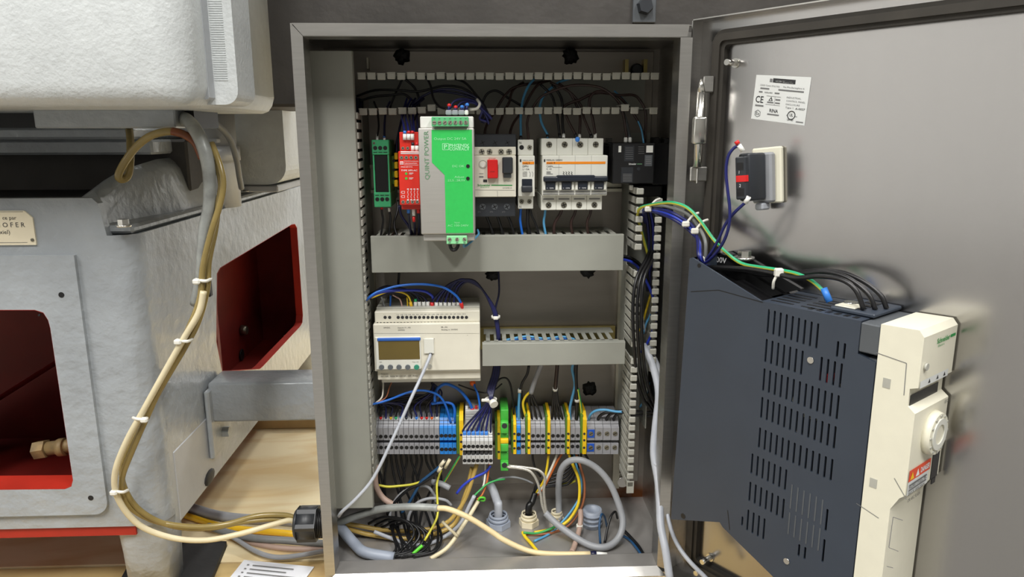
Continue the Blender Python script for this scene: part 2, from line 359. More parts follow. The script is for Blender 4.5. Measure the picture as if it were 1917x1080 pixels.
# raised cover frame round the front window
cov = [(-0.80, at(0, 476, YF).z), (at(143, 478, YF).x, at(0, 478, YF).z)]
cx1, cz0 = at(200, 940, YF).x, at(100, 961, YF).z
cx1 = at(146, 478, YF).x-0.001
for i in range(7):
    a = math.radians(-90*i/6); cov.append((cx1-0.016+0.016*math.cos(a), cz0+0.016+0.016*math.sin(a)))
cov.append((-0.80, cz0))
cvp = B().prism(cov, xz, YF-0.005, YF, holes=[win]).build('cover_frame', 'machine_paint', mach)
for (p, q) in ((115, 552), (170, 932), (73, 590)):
    c = at(p, q, YF-0.005); rr = 0.0032 if p > 100 else 0.0012
    B().cyl(c+V((0, -0.0003, 0)), c+V((0, 0.002, 0)), rr, n=14).build('bolt_hole', 'black', cvp)
# red linings
rl = B()
def lining(loop, fn, d0, d1, th=0.003):
    m = len(loop); cx = sum(p[0] for p in loop)/m; cz = sum(p[1] for p in loop)/m
    inn = [(cx+(a-cx)*(1-th/abs(0.09)), cz+(b-cz)*(1-th/abs(0.09))) for a, b in loop]
    rl.prism(loop, fn, d0, d1, holes=[inn])
lining(win, xz, YF-0.0048, YF+0.03, 0.0006); lining(opn, yz, XM+0.0002, XM-0.014, 0.0006)
rl.build('opening_edge', 'red_edge', mach)
ri = B()
ri.box(-0.79, XM-0.02, YF+0.02, YE-0.02, zb-0.004, zb)                # inner floor
ri.box(-0.79, XM-0.02, 0.32, 0.33, zb, 0.36)                          # inner bulkhead
ri.add([(-0.66, 0.14, zb), (-0.66, 0.30, zb), (-0.24, 0.30, 0.30), (-0.24, 0.14, 0.30)], [(0, 1, 2, 3)])
ri.box(-0.235, -0.225, 0.09, 0.32, zb, 0.28)
ri.box(-0.33, -0.32, 0.33, YE-0.03, zb, 0.39)
ri.box(-0.79, XM-0.02, 0.86, 0.87, zb, 0.39); ri.build('inner_lining', 'shaded_red_primer', mach)
for (p, q, r_) in ((452, 618, 0.011),):
    c = atx(p, q, -0.318); B().cyl(c, c+V((0.012, 0, 0)), r_, r_*0.8, n=12).build('bolt_head', 'dull_screw', mach)
c = atx(452, 664, -0.318); B().cyl(c, c+V((0.002, 0, 0)), 0.012, n=14).build('bolt_hole', 'black', mach)
c = at(98, 838, 0.085); rg = B(); rs = random.Random(3)
rg.cyl(c+V((-0.020, 0, -0.003)), c+V((-0.006, 0, -0.001)), 0.0115, n=6, smooth=False); rg.cyl(c+V((-0.006, 0, -0.001)), c+V((0.04, 0.004, 0.003)), 0.0085, n=14); rg.cyl(c+V((0.008, 0, 0)), c+V((0.016, 0, 0.001)), 0.011, n=14)
rg.build('old_fitting', 'brass_old', mach)
# red base strip, feet
z0, z1 = at(100, 1004, YF+0.004).z, at(100, 988, YF+0.004).z
B().box(xl, at(252, 995, YF).x, YF+0.003, YF+0.013, z0, zb+0.001).build('base_strip', 'red_edge', mach)
ft = B(); 
for i, (z, hw, hy) in enumerate(((0.075, 0.036, 0.03), (0.04, 0.034, 0.03), (0.0, 0.031, 0.028), (FZ+0.008, 0.029, 0.027))):
    cx = XM-0.036; cy = YF+0.036
    for k in range(16):
        a = 2*math.pi*k/16; ex = abs(math.cos(a))**0.6*math.copysign(1, math.cos(a)); ey = abs(math.sin(a))**0.6*math.copysign(1, math.sin(a))
        ft.v.append(V((cx+hw*ex, cy+hy*ey, z)))
for i in range(3):
    for k in range(16): ft.f.append([i*16+k, i*16+(k+1) % 16, (i+1)*16+(k+1) % 16, (i+1)*16+k]); ft.mi.append(0); ft.sm.append(True)
ft.f.append([48+k for k in range(16)]); ft.mi.append(0); ft.sm.append(False)
ft.build('foot', 'machine_paint', mach)
for (x, y) in ((-0.72, 0.12), (-0.24, 0.86), (-0.72, 0.86)):
    B().cyl((x, y, FZ), (x, y, zb+0.01), 0.028, 0.033, n=16).build('foot', 'machine_paint', mach)
p0, p1, p2, p3 = (atz(a, b, FZ+0.008) for a, b in ((268, 1006), (424, 1013), (392, 1090), (222, 1090)))
fx = B().prism([(p.x, p.y) for p in (p0, p1, p2, p3)], lambda a, b, d: V((a, b, d)), FZ, FZ+0.008)
tag(fx.build('rubber_mat', 'rubber_black'), 'black rubber pad under the grey foot of the machine', 'mat')
# paler plate that stands in for light falling low on the side wall
sk = B().box(XM-0.012, XM+0.001, YF+RC+0.01, 0.24, zs_, 0.125, 0.002); sk.build('lit_area_plate', 'machine_smooth', mach)
# nameplate
nx0, nz0 = at(-90, 458, YF).x, at(60, 458, YF).z; nx1, nz1 = at(66, 430, YF).x, at(60, 394, YF).z
npl = B().prism([(nx0, nz0), (nx1, nz0), (nx1, nz1-0.008), (nx1-0.008, nz1), (nx0, nz1)], xz, YF-0.002, YF).build('nameplate', 'plate_cream', mach)
for s, px, py, hh in (('ce par', 31, 411, 0.0042), ('H O F E R', 47, 425, 0.0052), ('axiel)', 19, 438, 0.0046)):
    text(s, at(px, py, YF-0.0022), XR, ZU, hh, 'ink', npl, align='RIGHT')
for q in (397, 455):
    a = at(-90, q, YF-0.0021); b2 = at(60, q, YF-0.0021); B().box(a.x, nx1-0.009, YF-0.0023, YF-0.0021, a.z-0.0002, a.z+0.0002).build('border_line', 'ink_dim', npl)
sc = at(61, 449, YF-0.002); B().cyl(sc, sc+V((0, -0.001, 0)), 0.0018, n=10).build('rivet', 'dull_screw', npl)
# dark top, neck, bracket bar, shoulder
B().box(xl, -0.262, YF+0.0125, 0.60, zn, zt-0.006, 0.002).build('top_deck', 'mottled_black', mach)  # deck top in mottled black all over
nk = B(); nk.box(xl, -0.215, 0.26, 0.60, zt-0.01, at(100, 262, 0.26).z, 0.003); nk.build('neck', 'dark_cast', mach)
nk = B(); nk.box(xl, -0.235, 0.20, 0.60, at(100, 290, 0.2).z+0.0, at(100, 262, 0.2).z, 0.003); nk.build('neck_step', 'machine_paint', mach)
nk = B(); nk.box(xl, at(240, 250, 0.17).x, 0.17, 0.60, at(100, 261, 0.17).z, at(100, 239, 0.17).z, 0.003); nk.build('neck_step', 'machine_paint', mach)
B().box(xl, at(66, 220, 0.17).x, 0.17, 0.30, at(100, 239, 0.17).z, at(100, 200, 0.17).z).build('dark_slot', 'black', mach)
ba, bb = at(65, 240, 0.06), at(326, 204, 0.06)
br = B().box(ba.x, bb.x, 0.06, 0.16, ba.z, bb.z, 0.0015); br.build('bracket_bar', 'machine_paint', mach)
B().box(bb.x+0.001, bb.x+0.011, 0.085, 0.16, ba.z, bb.z+0.004).build('bracket_end', 'black', mach)
# shoulder block lofted from front to back
shb = B(); SEC = []
for y, tp, bt in ((0.066, (186, 372), (196, 428)), (0.085, (176, 357), (205, 428)), (0.14, (228, 318), (262, 414)), (0.22, (292, 298), (330, 392)), (0.32, (352, 291), (398, 368))):
    t_, b_ = at(*tp, y), at(*bt, y); b_.z = min(b_.z, zn+0.012)
    SEC.append([V((t_.x-0.03, y, zn-0.004)), V((t_.x-0.022, y, t_.z-0.012)), V((t_.x, y, t_.z)), V((t_.x+(b_.x-t_.x)*0.55, y, t_.z-(t_.z-b_.z)*0.22)), V((t_.x+(b_.x-t_.x)*0.9, y, t_.z-(t_.z-b_.z)*0.65)), V((b_.x+0.004, y, b_.z)), V((b_.x+0.004, y, zn-0.004))])
m_ = len(SEC[0])
for q in SEC: shb.v += q
for i in range(len(SEC)-1):
    for k in range(m_): shb.f.append([i*m_+k, i*m_+(k+1) % m_, (i+1)*m_+(k+1) % m_, (i+1)*m_+k]); shb.mi.append(0); shb.sm.append(k not in (m_-1,))
shb.f += [list(range(m_)), list(range((len(SEC)-1)*m_, len(SEC)*m_))]; shb.mi += [0, 0]; shb.sm += [False]*2
shb.build('shoulder', 'machine_paint', mach)
hb = B().cyl((-0.222, 0.375, zn), (-0.222, 0.375, 0.56), 0.035, n=28); hb.box(-0.30, -0.225, 0.34, 0.41, zn, 0.56, 0.004)
hb.box(-0.262, -0.20, 0.335, 0.42, 0.497, 0.503, 0.001); hb.build('gear_housing', 'machine_smooth', mach)
B().cyl((-0.222, 0.375, 0.47), (-0.222, 0.375, 0.492), 0.039, n=28).build('housing_collar', 'machine_smooth', mach)
# rear housing box with rounded lower right corner
xa, xb_ = at(415, 300, 0.46).x, at(531, 250, 0.46).x; zl, zh = at(470, 346, 0.46).z, 0.60; r = 0.03
pol = [(xa, zh), (xa, zl)]+[(xb_-r+r*math.sin(math.radians(a)), zl+r-r*math.cos(math.radians(a))) for a in range(0, 91, 15)]+[(xb_, zh)]
B().prism(pol, xz, 0.46, 0.72).build('rear_housing', 'machine_hammer', mach)
B().box(xa-0.01, xb_-0.014, 0.455, 0.72, zl-0.012, zl-0.001, 0.002).build('rear_housing_foot', 'machine_smooth', mach)
# ledge on top of the side wall with bolts
B().box(-0.27, XM-0.004, YF+0.010, YE, zn+0.0005, zn+0.010, 0.003).build('ledge', 'machine_paint', mach)
B().box(-0.26, XM-0.022, 0.30, YE-0.05, zn+0.0105, zn+0.016, 0.002).build('ledge', 'machine_smooth', mach)
for (p, q) in ((462, 358), (541, 331), (357, 380), (232, 424)):
    Z = zn+(0.0165 if p > 400 else 0.0105); c = atz(p, q, Z)
    bl = B().cyl(c, c+V((0, 0, 0.002)), 0.008, n=16); bl.cyl(c+V((0, 0, 0.002)), c+V((0, 0, 0.008)), 0.006, n=6, smooth=False); bl.build('bolt', 'bright_metal', mach)
# upper housing with flanges
YU = -0.06
uz0 = at(200, 190, YU).z; ux1 = at(352, 150, YU).x
up = B(); ux = ux1; R2 = 0.032
prof = []   # plan outline, front right corner rounded
for a in range(0, 91, 9): prof.append((ux-R2+R2*math.sin(math.radians(a)), YU+R2-R2*math.cos(math.radians(a))))
levels = [(uz0-0.004, 0.016), (uz0-0.001, 0.008), (uz0+0.006, 0.003), (uz0+0.016, 0.0), (0.98, 0.0)]
P_ = len(prof)+3
for z, ins in levels:
    ring = [(-0.85, YU+ins)]+[(x-ins*(i/(len(prof)-1)), y+ins*(1-i/(len(prof)-1))) for i, (x, y) in enumerate(prof)]+[(ux-ins, 0.22), (-0.85, 0.22)]
    up.v += [V((x, y, z)) for x, y in ring]
for i in range(len(levels)-1):
    for k in range(P_): up.f.append([i*P_+k, i*P_+(k+1) % P_, (i+1)*P_+(k+1) % P_, (i+1)*P_+k]); up.mi.append(0); up.sm.append(True)
up.f += [list(range(P_-1, -1, -1)), list(range((len(levels)-1)*P_, len(levels)*P_))]; up.mi += [0, 0]; up.sm += [False, False]
up.build('upper_housing', 'machine_hammer', mach)
Y1 = -0.012; a0, a1 = at(344, 100, Y1).x, at(384, 90, Y1).x; zf = at(380, 186, Y1).z
fl = B().prism([(a0-0.02, zf), (a1-0.002, zf), (a1, zf+0.002), (a1, 0.98), (a0-0.02, 0.98)], xz, Y1, 0.02).build('flange_plate', 'machine_smooth', mach)
c = at(374, 109, Y1); B().ring(c+V((0, -0.0012, 0)), (0, 1, 0), 0.0045, 0.003, 0.0012, 16).build('hole_rim', 'bright_metal', fl)
B().cyl(c+V((0, -0.0008, 0)), c+V((0, 0.003, 0)), 0.003, n=14).build('bolt_hole', 'black', fl)
Y2 = 0.004; b1 = at(440, 100, Y2).x; zf2 = at(420, 196, Y2).z; r = 0.014
pol = [(a0-0.03, zf2)]+[(b1-r+r*math.sin(math.radians(a)), zf2+r-r*math.cos(math.radians(a))) for a in range(0, 91, 15)]+[(b1, 0.98), (a0-0.03, 0.98)]
fl2 = B().prism(pol, xz, Y2, 0.06).build('flange_plate', 'machine_hammer', mach)
for i in range(40):
    z = 0.562+i*0.0022; B().box(a1+0.0012, b1-0.009, Y2-0.0005, Y2, z, z+0.001).build('rib', 'machine_hammer', fl2)
# overhead beam in one even dark grey
bz = at(490, 200, 0.30).z
bm_ = thing('overhead_beam', 'dark grey beam of the machine running above and behind the cabinet', 'beam', (0.4, 0.35, bz))
B().box(at(300, 100, 0.30).x, 1.1, 0.30, 0.52, bz, 1.05, 0.004).build('web', 'dark_cast', bm_)
B().box(at(1185, 20, 0.295).x, at(1228, 20, 0.295).x, 0.294, 0.3, 0.66, 0.80, 0.001).build('clamp_plate', 'drive_grey', bm_)
c = at(1207, 12, 0.294); B().cyl(c, c+V((0, -0.01, 0)), 0.012, 0.010, n=6, smooth=False).build('bolt', 'dark_plastic', bm_)
# square tube that carries the cabinet
ty = 0.205; tz1, tz0 = at(480, 733, ty).z, at(480, 790, ty).z
arm = thing('support_arm', 'grey painted square tube between the machine and the cabinet back', 'arm', (-0.08, 0.235, tz0))
B().box(XM+0.003, 0.25, ty, ty+0.058, tz0, tz0+0.058, 0.004, 2).build('tube', 'machine_paint', arm)
B().box(XM+0.0015, XM+0.0085, ty-0.012, ty+0.068, tz0-0.05, tz0+0.05, 0.002).build('end_plate', 'machine_paint', arm)
c = V((XM+0.0085, ty+0.03, tz0-0.026)); B().cyl(c, c+V((0.009, 0, 0)), 0.008, n=6, smooth=False).build('bolt', 'machine_paint', arm)
B().box(0.05, 0.25, 0.186, ty, tz0, tz0+0.05, 0.002).build('spacer', 'machine_paint', arm)
c = atx(392, 893, XM+0.001); B().sph(c, 0.013, 10, 6, (0.25, 1.5, 0.8)).build('grease_patch', 'mottled_black', mach)
# paper sheet on the floor
P4 = [atz(a, b, FZ+0.0004) for a, b in ((457, 1048), (588, 1061), (560, 1100), (415, 1100))]
ps = tag(B().prism([(p.x, p.y) for p in P4], lambda a, b, d: V((a, b, d)), FZ-0.0006, FZ+0.0006).build('paper_sheet', 'paper'), 'white printed sheet of paper lying on the wooden floor', 'paper')
e1 = (P4[1]-P4[0]).normalized(); e2 = (P4[3]-P4[0]).normalized()
for i in range(7):
    o = P4[0]+e1*0.018+e2*(0.010+0.0085*i)+V((0, 0, 0.0012)); L = random.uniform(0.045, 0.085)
    a = o; b2 = o+e1*L; s_ = e2*0.0022; B().add([a, b2, b2+s_, a+s_], [(0, 1, 2, 3)]).build('text_line', 'ink_dim', ps)
    a = o-e1*0.008; b2 = a+e1*0.003; B().add([a, b2, b2+s_, a+s_], [(0, 1, 2, 3)]).build('text_line', 'ink_dim', ps)
# ================================================================== CABINET
PL, BK = 0.165, 0.180                      # mounting plate front, inside of back panel
CW, CH = 0.400, 0.6164
XI0, XI1, ZI0, ZI1 = -0.007, 0.411, 0.0, 0.612
cab = thing('electrical_cabinet', 'open stainless steel electrical enclosure in the middle of the picture', 'cabinet', (0.2, 0.1, ZI0-0.0015))
B().box(XI0, XI1, BK, BK+0.0015, ZI0-0.0015, ZI1+0.0015).build('back_panel', 'stainless_back', cab)
B().box(XI0-0.0015, XI0, 0.034, BK+0.0015, ZI0-0.0015, ZI1+0.0015).build('side_panel', 'stainless', cab)
B().box(XI1, XI1+0.0015, 0.034, BK+0.0015, ZI0-0.0015, ZI1+0.0015).build('side_panel', 'stainless', cab)
B().box(XI0, XI1, 0.034, BK, ZI1, ZI1+0.0015).build('top_panel', 'stainless_h', cab)
B().box(XI0, XI1, 0.034, BK, ZI0-0.0015, ZI0).build('bottom_panel', 'stainless_floor', cab)
# front rim: mitred strips, inner returns, gutter behind
Lx0, Lx1, Lz0, Lz1 = 0.0108, 0.3885, 0.0085, 0.6040
def quad(name, pts, m, th=0.0012):
    b = B(); n = (V(pts[1])-V(pts[0])).cross(V(pts[2])-V(pts[0])).normalized()*th
    b.add([V(p) for p in pts]+[V(p)+n for p in pts], [(0, 1, 2, 3), (7, 6, 5, 4), (0, 4, 5, 1), (1, 5, 6, 2), (2, 6, 7, 3), (3, 7, 4, 0)]); return b.build(name, m, cab)
g = 0.0006
quad('rim_strip', [(g, 0, CH), (Lx0, 0, Lz1+g), (Lx1+0.007, 0, Lz1+g), (CW-0.003, 0, CH)], 'stainless_h')
quad('rim_strip', [(0, 0, CH-g), (0, 0, 0), (Lx0, 0, Lz0), (Lx0, 0, Lz1)], 'stainless')
quad('rim_strip', [(g, -0.0085, 0), (CW-0.002, -0.0085, 0), (Lx1, 0, Lz0-g), (Lx0, 0, Lz0-g)], 'stainless_h')
quad('rim_strip', [(CW, 0, Lz1), (Lx1, 0, Lz1), (Lx1, 0, Lz0), (CW, 0, 0.004)], 'stainless')
RD = 0.026
B().box(Lx0-0.0012, Lx0, 0.0, RD, Lz0, Lz1).build('inner_return', 'stainless', cab)
B().box(Lx1, Lx1+0.0012, 0.0, RD, Lz0, Lz1).build('inner_return', 'stainless', cab)
B().box(Lx0, Lx1, 0.0, RD, Lz1, Lz1+0.0012).build('inner_return', 'stainless_h', cab)
B().box(Lx0, Lx1, 0.0, RD, Lz0-0.0012, Lz0).build('inner_return', 'stainless_floor', cab)
gu = B().prism([(XI0-0.0015, ZI0-0.0015), (XI1+0.0015, ZI0-0.0015), (XI1+0.0015, ZI1+0.0015), (XI0-0.0015, ZI1+0.0015)], xz, 0.0335, 0.035, holes=[[(Lx0-0.004, ZI0+0.003), (Lx1+0.004, ZI0+0.003), (Lx1+0.004, Lz1+0.003), (Lx0-0.004, Lz1+0.003)]])
gu.build('gutter_flange', 'stainless', cab)
for x0, x1, z0_, z1_ in ((-0.0012, 0.0, 0.0, CH), (CW, CW+0.0012, 0.0, Lz1)):
    B().box(x0, x1, 0.0, 0.034, z0_, z1_).build('outer_return', 'stainless', cab)
B().box(0, CW, 0.0, 0.034, CH-0.0012, CH-0.0002).build('outer_return', 'stainless_h', cab)
B().box(0, CW, 0.0, 0.034, -0.0012, 0.0).build('outer_return', 'stainless_h', cab)
# hinges: screws inside, knuckle outside
for p, q in ((1279, 150), (1274, 222)):
    c = atx(p, q, XI1-0.0012); h = B().cyl(c, c+V((-0.003, 0, 0)), 0.0052, n=6, smooth=False); h.cyl(c+V((-0.003, 0, 0)), c+V((-0.010, 0, 0)), 0.003, n=10); h.build('hinge_screw', 'bright_metal', cab)
hg = thing('hinge', 'upper bright steel pin hinge between cabinet frame and door', 'hinge', (PIN.x, PIN.y-0.012, 0.49))
def hinge(root, zc):
    hx, hy = PIN.x-0.0005, PIN.y-0.014
    B().cyl((hx, hy, zc-0.045), (hx, hy, zc+0.030), 0.0044, n=16).build('pin', 'bright_metal', root)
    B().cyl((hx, hy, zc+0.030), (hx, hy, zc+0.043), 0.0044, 0.0012, n=16).build('pin_tip', 'bright_metal', root)
    B().box(hx-0.007, hx+0.007, hy-0.0055, hy+0.0055, zc-0.022, zc+0.006, 0.0025, 2).build('knuckle', 'bright_metal', root)
    B().box(hx+0.003, hx+0.014, hy+0.003, hy+0.009, zc+0.03, zc+0.046, 0.001).build('bracket', 'stainless', root)
    B().box(hx-0.006, hx+0.012, hy+0.003, hy+0.009, zc-0.060, zc-0.045, 0.001).build('bracket', 'stainless', root)
    B().box(hx-0.001, hx+0.001, hy-0.003, hy+0.003, zc-0.062, zc-0.046, 0.0005).build('split_pin', 'bright_metal', root)
hinge(hg, 0.520)
# mounting plate
zp0 = at(1000, 905, PL).z
mp_ = thing('mounting_plate', 'dull galvanised mounting plate screwed to the inside back of the cabinet', 'plate', (0.22, PL, zp0))
B().box(0.030, 0.4005, PL, PL+0.0025, zp0, 0.608, 0.0008).build('sheet', 'plate_metal', mp_)
B().box(at(1148, 870, PL-0.012).x, at(1160, 870, PL-0.012).x, PL-0.012, PL, zp0-0.004, at(930, 505, PL).z).build('edge_fold', 'zinc', mp_)
B().box(at(702, 600, PL-0.012).x-0.002, at(704, 600, PL-0.012).x, PL-0.012, PL, at(704, 880, PL).z, at(930, 505, PL).z).build('edge_fold', 'zinc', mp_)
c = at(1164, 897, PL-0.004); bb_ = B().cyl(c, c+V((0, -0.002, 0)), 0.011, n=18); bb_.cyl(c+V((0, -0.002, 0)), c+V((0, -0.009, 0)), 0.0085, 0.0075, n=16); bb_.build('fixing_bolt', 'bright_metal', mp_)
for px0 in (1172, 1207):
    a = at(px0, 130, PL-0.01); B().box(a.x-0.0022, a.x+0.0022, PL-0.014, PL, at(1190, 141, PL).z, at(1190, 113, PL).z).build('clip', 'brass_zinc', mp_)
c = at(1192, 131, PL-0.006); B().cyl(c, c+V((0, -0.004, 0)), 0.008, 0.006, n=14).build('fixing_bolt', 'dark_plastic', mp_)
a = at(689, 120, PL-0.01); B().box(a.x-0.001, a.x+0.001, PL-0.014, PL, at(689, 131, PL).z, at(689, 110, PL).z).build('clip', 'zinc', mp_)
# black sealant splats over old holes
for (p, q, r_, lab) in ((752, 105, 0.0105, 'black sealant blob on the plate above the red relay'), (1068, 105, 0.0105, 'black sealant blob on the plate above the four-pole breaker'), (1103, 727, 0.0105, 'black sealant splat right of the grey cable below the short duct'), (922, 512, 0.0095, 'black sealant blob under the long duct cover left of centre'), (1100, 508, 0.0095, 'black sealant smear under the right end of the long duct cover')):
    c = at(p, q, PL); b = B(); n = 22; pts = []
    rs = random.Random(p)
    for i in range(n): t = 2*math.pi*i/n; rr = r_*rs.uniform(0.75, 1.12); pts.append((c.x+rr*math.cos(t), c.z+rr*math.sin(t)))
    vs = [V((x, PL-0.0002, z)) for x, z in pts]+[V((c.x+(x-c.x)*0.6, PL-0.004, c.z+(z-c.z)*0.6)) for x, z in pts]+[V((c.x, PL-0.006, c.z))]
    fs = [(i, (i+1) % n, n+(i+1) % n, n+i) for i in range(n)]+[(n+i, n+(i+1) % n, 2*n) for i in range(n)]+[tuple(range(n))]
    b.add(vs, fs); tag(b.build('sealant_blob', 'sealant'), lab, 'sealant')

# ================================================================== WIRING DUCTS
def share(b, name, m):
    me = bpy.data.meshes.new(name); me.from_pydata(b.v, [], b.f); me.materials.append(MATS[m])
    bm = bmesh.new(); bm.from_mesh(me); bmesh.ops.recalc_face_normals(bm, faces=bm.faces[:]); bm.to_mesh(me); bm.free(); return me
DF = 0.085                                   # front of horizontal ducts
pitch = 17.25*(DF+0.7588+0.02)/FPX
# finger for horizontal walls: lip at front hanging down or up
def hfinger(sgn, dep): b = B(); w_ = pitch*0.83/2; b.box(-w_, w_, 0, dep, -0.0006, 0.0006); b.box(-w_, w_, 0, 0.003, min(0, sgn*0.0068), max(0, sgn*0.0068), 0.0008); return b
fU = share(hfinger(-1, 0.03), 'finger', 'finger_grey'); fD = share(hfinger(-1, 0.03), 'finger', 'finger_grey')
td = thing('cable_duct', 'open grey slotted cable duct along the top of the mounting plate', 'cable duct', (0.22, 0.12, 0.53))
zT, zB = at(950, 137, DF).z, at(950, 202, DF).z; xa, xb_ = at(668, 140, DF).x, at(1236, 148, DF).x
B().box(xa, xb_, PL-0.0015, PL, zB, zT).build('base', 'duct_grey', td)
for zz in (zT, zB): B().box(xa, xb_, DF+0.030, PL-0.0015, zz-0.0006, zz+0.0006).build('wall', 'duct_grey', td)
n = int((xb_-xa)/pitch)
for i in range(n+1):
    x = xa+pitch*(i+0.45); j = random.uniform(-0.0006, 0.0006); inst('finger', fU, (x, DF, zT+j), td)
    if i in (n-1,) : continue
    inst('finger', fD, (x, DF, zB+(0.0032 if i in (7, 27) else random.uniform(-0.0010, 0.0006))), td)
# left vertical duct with cover
LX, LF = 0.0470, 0.060
zl0, zl1 = at(690, 950, LF).z, at(660, 95, LF).z
ld = thing('cable_duct', 'tall grey cable duct with a closed cover along the left cabinet wall', 'cable duct', (0.02, 0.11, zl0))
B().box(XI0+0.001, LX+0.001, LF-0.0015, LF, zl0, zl1, 0.0006).build('cover', 'duct_grey', ld)
B().box(LX-0.0005, LX+0.0012, LF, LF+0.008, zl0, zl1).build('cover_edge', 'duct_grey', ld)
B().box(LX-0.0013, LX, 0.115, PL-0.001, zl0+0.02, at(690, 205, PL).z).build('wall', 'duct_grey', ld)
b = B(); w_ = 0.0074/2; b.box(-0.0013, 0, 0.008, 0.052, -w_, w_); b.box(-0.0015, 0.0028, 0.006, 0.016, -w_, w_, 0.0008); fL = share(b, 'finger', 'finger_grey')
z = at(675, 900, LF).z; zt_ = at(675, 208, LF).z
while z < zt_: inst('finger', fL, (LX, LF, z), ld); z += 0.01085
# right vertical duct, open
RX0, RX1, RF = 0.3655, 0.3990, 0.075
rd = thing('cable_duct', 'open vertical slotted cable duct full of cables at the right of the plate', 'cable duct', (0.383, 0.12, 0.06))
z0_, z1_ = at(1180, 915, RF).z, at(1180, 348, RF).z
B().box(RX0, RX1, PL-0.0015, PL-0.0002, z0_+0.04, z1_+0.06).build('base', 'duct_grey', rd)
B().box(RX0, RX0+0.0013, 0.125, PL-0.0015, z0_+0.02, z1_).build('wall', 'duct_grey', rd)
B().box(RX1-0.0013, RX1, 0.125, PL-0.0015, z0_+0.06, z1_).build('wall', 'duct_grey', rd)
B().box(RX0, RX0+0.009, RF, RF+0.0013, z0_-0.006, z0_+0.010).build('end_tab', 'finger_grey', rd)
def sfing(s): b = B(); b.box(0, s*0.0013, 0.001, 0.052, -w_, w_); b.box(0, s*0.0085, 0, 0.0028, -w_, w_, 0.0009); b.box(0, s*0.003, 0.001, 0.012, -w_, w_); return b
fR0, fR1 = share(sfing(1), 'finger', 'finger_grey'), share(sfing(-1), 'finger', 'finger_grey')
z = z0_+0.006; skip0 = (at(1180, 470, RF).z, at(1180, 497, RF).z)
while z < z1_:
    if not (skip0[1] < z < skip0[0] or at(1180, 668, RF).z < z < at(1180, 645, RF).z): inst('finger', fR0, (RX0, RF, z), rd)
    z += 0.01085
z = at(1245, 690, RF+0.01).z
while z < at(1245, 365, RF+0.01).z: inst('finger', fR1, (RX1, RF+0.01, z), rd); z += 0.01085
# middle horizontal duct with cover
def hduct(label, px0, px1, pyt, pyb, pitch_, wide_slots=False):
    a, c = at(px0, (pyt+pyb)/2, DF), at(px1, (pyt+pyb)/2, DF); zt2, zb2 = at((px0+px1)/2, pyt, DF).z, at((px0+px1)/2, pyb, DF).z
    d = thing('cable_duct', label, 'cable duct', ((a.x+c.x)/2, 0.12, zb2))
    B().box(a.x, c.x, DF-0.0015, DF, zb2, zt2, 0.0005).build('cover', 'duct_grey', d)
    B().box(a.x, c.x, DF, DF+0.007, zt2-0.0013, zt2).build('cover_edge', 'duct_grey', d)
    B().box(a.x, c.x, DF, DF+0.007, zb2, zb2+0.0013).build('cover_edge', 'duct_grey', d)
    x0, x1 = a.x+0.002, c.x-0.006
    B().box(x0, x1, PL-0.0015, PL-0.0003, zb2+0.002, zt2-0.002).build('base', 'duct_grey', d)
    B().box(x0, x1, DF+0.05, PL-0.0015, zt2-0.0027, zt2-0.0014).build('wall', 'duct_grey', d)
    B().box(x0, x1, DF+0.0005, PL-0.0015, zb2+0.0014, zb2+0.0027).build('wall', 'duct_grey', d)
    if wide_slots: B().box(x0, x1, DF+0.0005, DF+0.016, zt2-0.0027, zt2-0.0014).build('wall', 'duct_grey', d)
    b = B(); ww = pitch_*(0.50 if wide_slots else 0.60)/2; b.box(-ww, ww, 0.008, 0.05, -0.0027, -0.0014); fm = share(b, 'finger', 'finger_grey' if not wide_slots else 'duct_grey')
    x = x0+pitch_*0.5
    while x < x1: inst('finger', fm, (x, DF, zt2), d); x += pitch_
    return d
hduct('long grey cable duct with plain cover across the middle of the plate', 695, 1167, 440.5, 508, 0.01085)
hduct('short grey slotted cable duct with cover right of the white controller', 903, 1170, 641, 683, 0.0102, True)
# brass-coloured rail behind short duct
zr = at(1035, 611, PL-0.006).z
tag(B().box(at(896, 610, PL-.006).x, at(1152, 610, PL-.006).x, PL-0.008, PL-0.0005, zr-0.030, zr, 0.0006).build('mounting_rail', 'brass_zinc'), 'yellow passivated rail behind the short duct, level with the controller', 'rail')
def rail(label, px0, px1, py, h=0.035):
    a, c = at(px0, py, PL-0.0075), at(px1, py, PL-0.0075); z = a.z; b = B()
    b.box(a.x, c.x, PL-0.0012, PL-0.0002, z-0.0135, z+0.0135); b.box(a.x, c.x, PL-0.0075, PL-0.0065, z-h/2, z-0.0125); b.box(a.x, c.x, PL-0.0075, PL-0.0065, z+0.0125, z+h/2)
    b.box(a.x, c.x, PL-0.0075, PL-0.0002, z-0.0135, z-0.0125); b.box(a.x, c.x, PL-0.0075, PL-0.0002, z+0.0125, z+0.0135)
    tag(b.build('mounting_rail', 'zinc'), label, 'rail'); return z
rail('zinc mounting rail behind the top row of breakers and relays', 693, 1165, 335)
rail('zinc mounting rail behind the rows of terminal blocks', 695, 1162, 820)
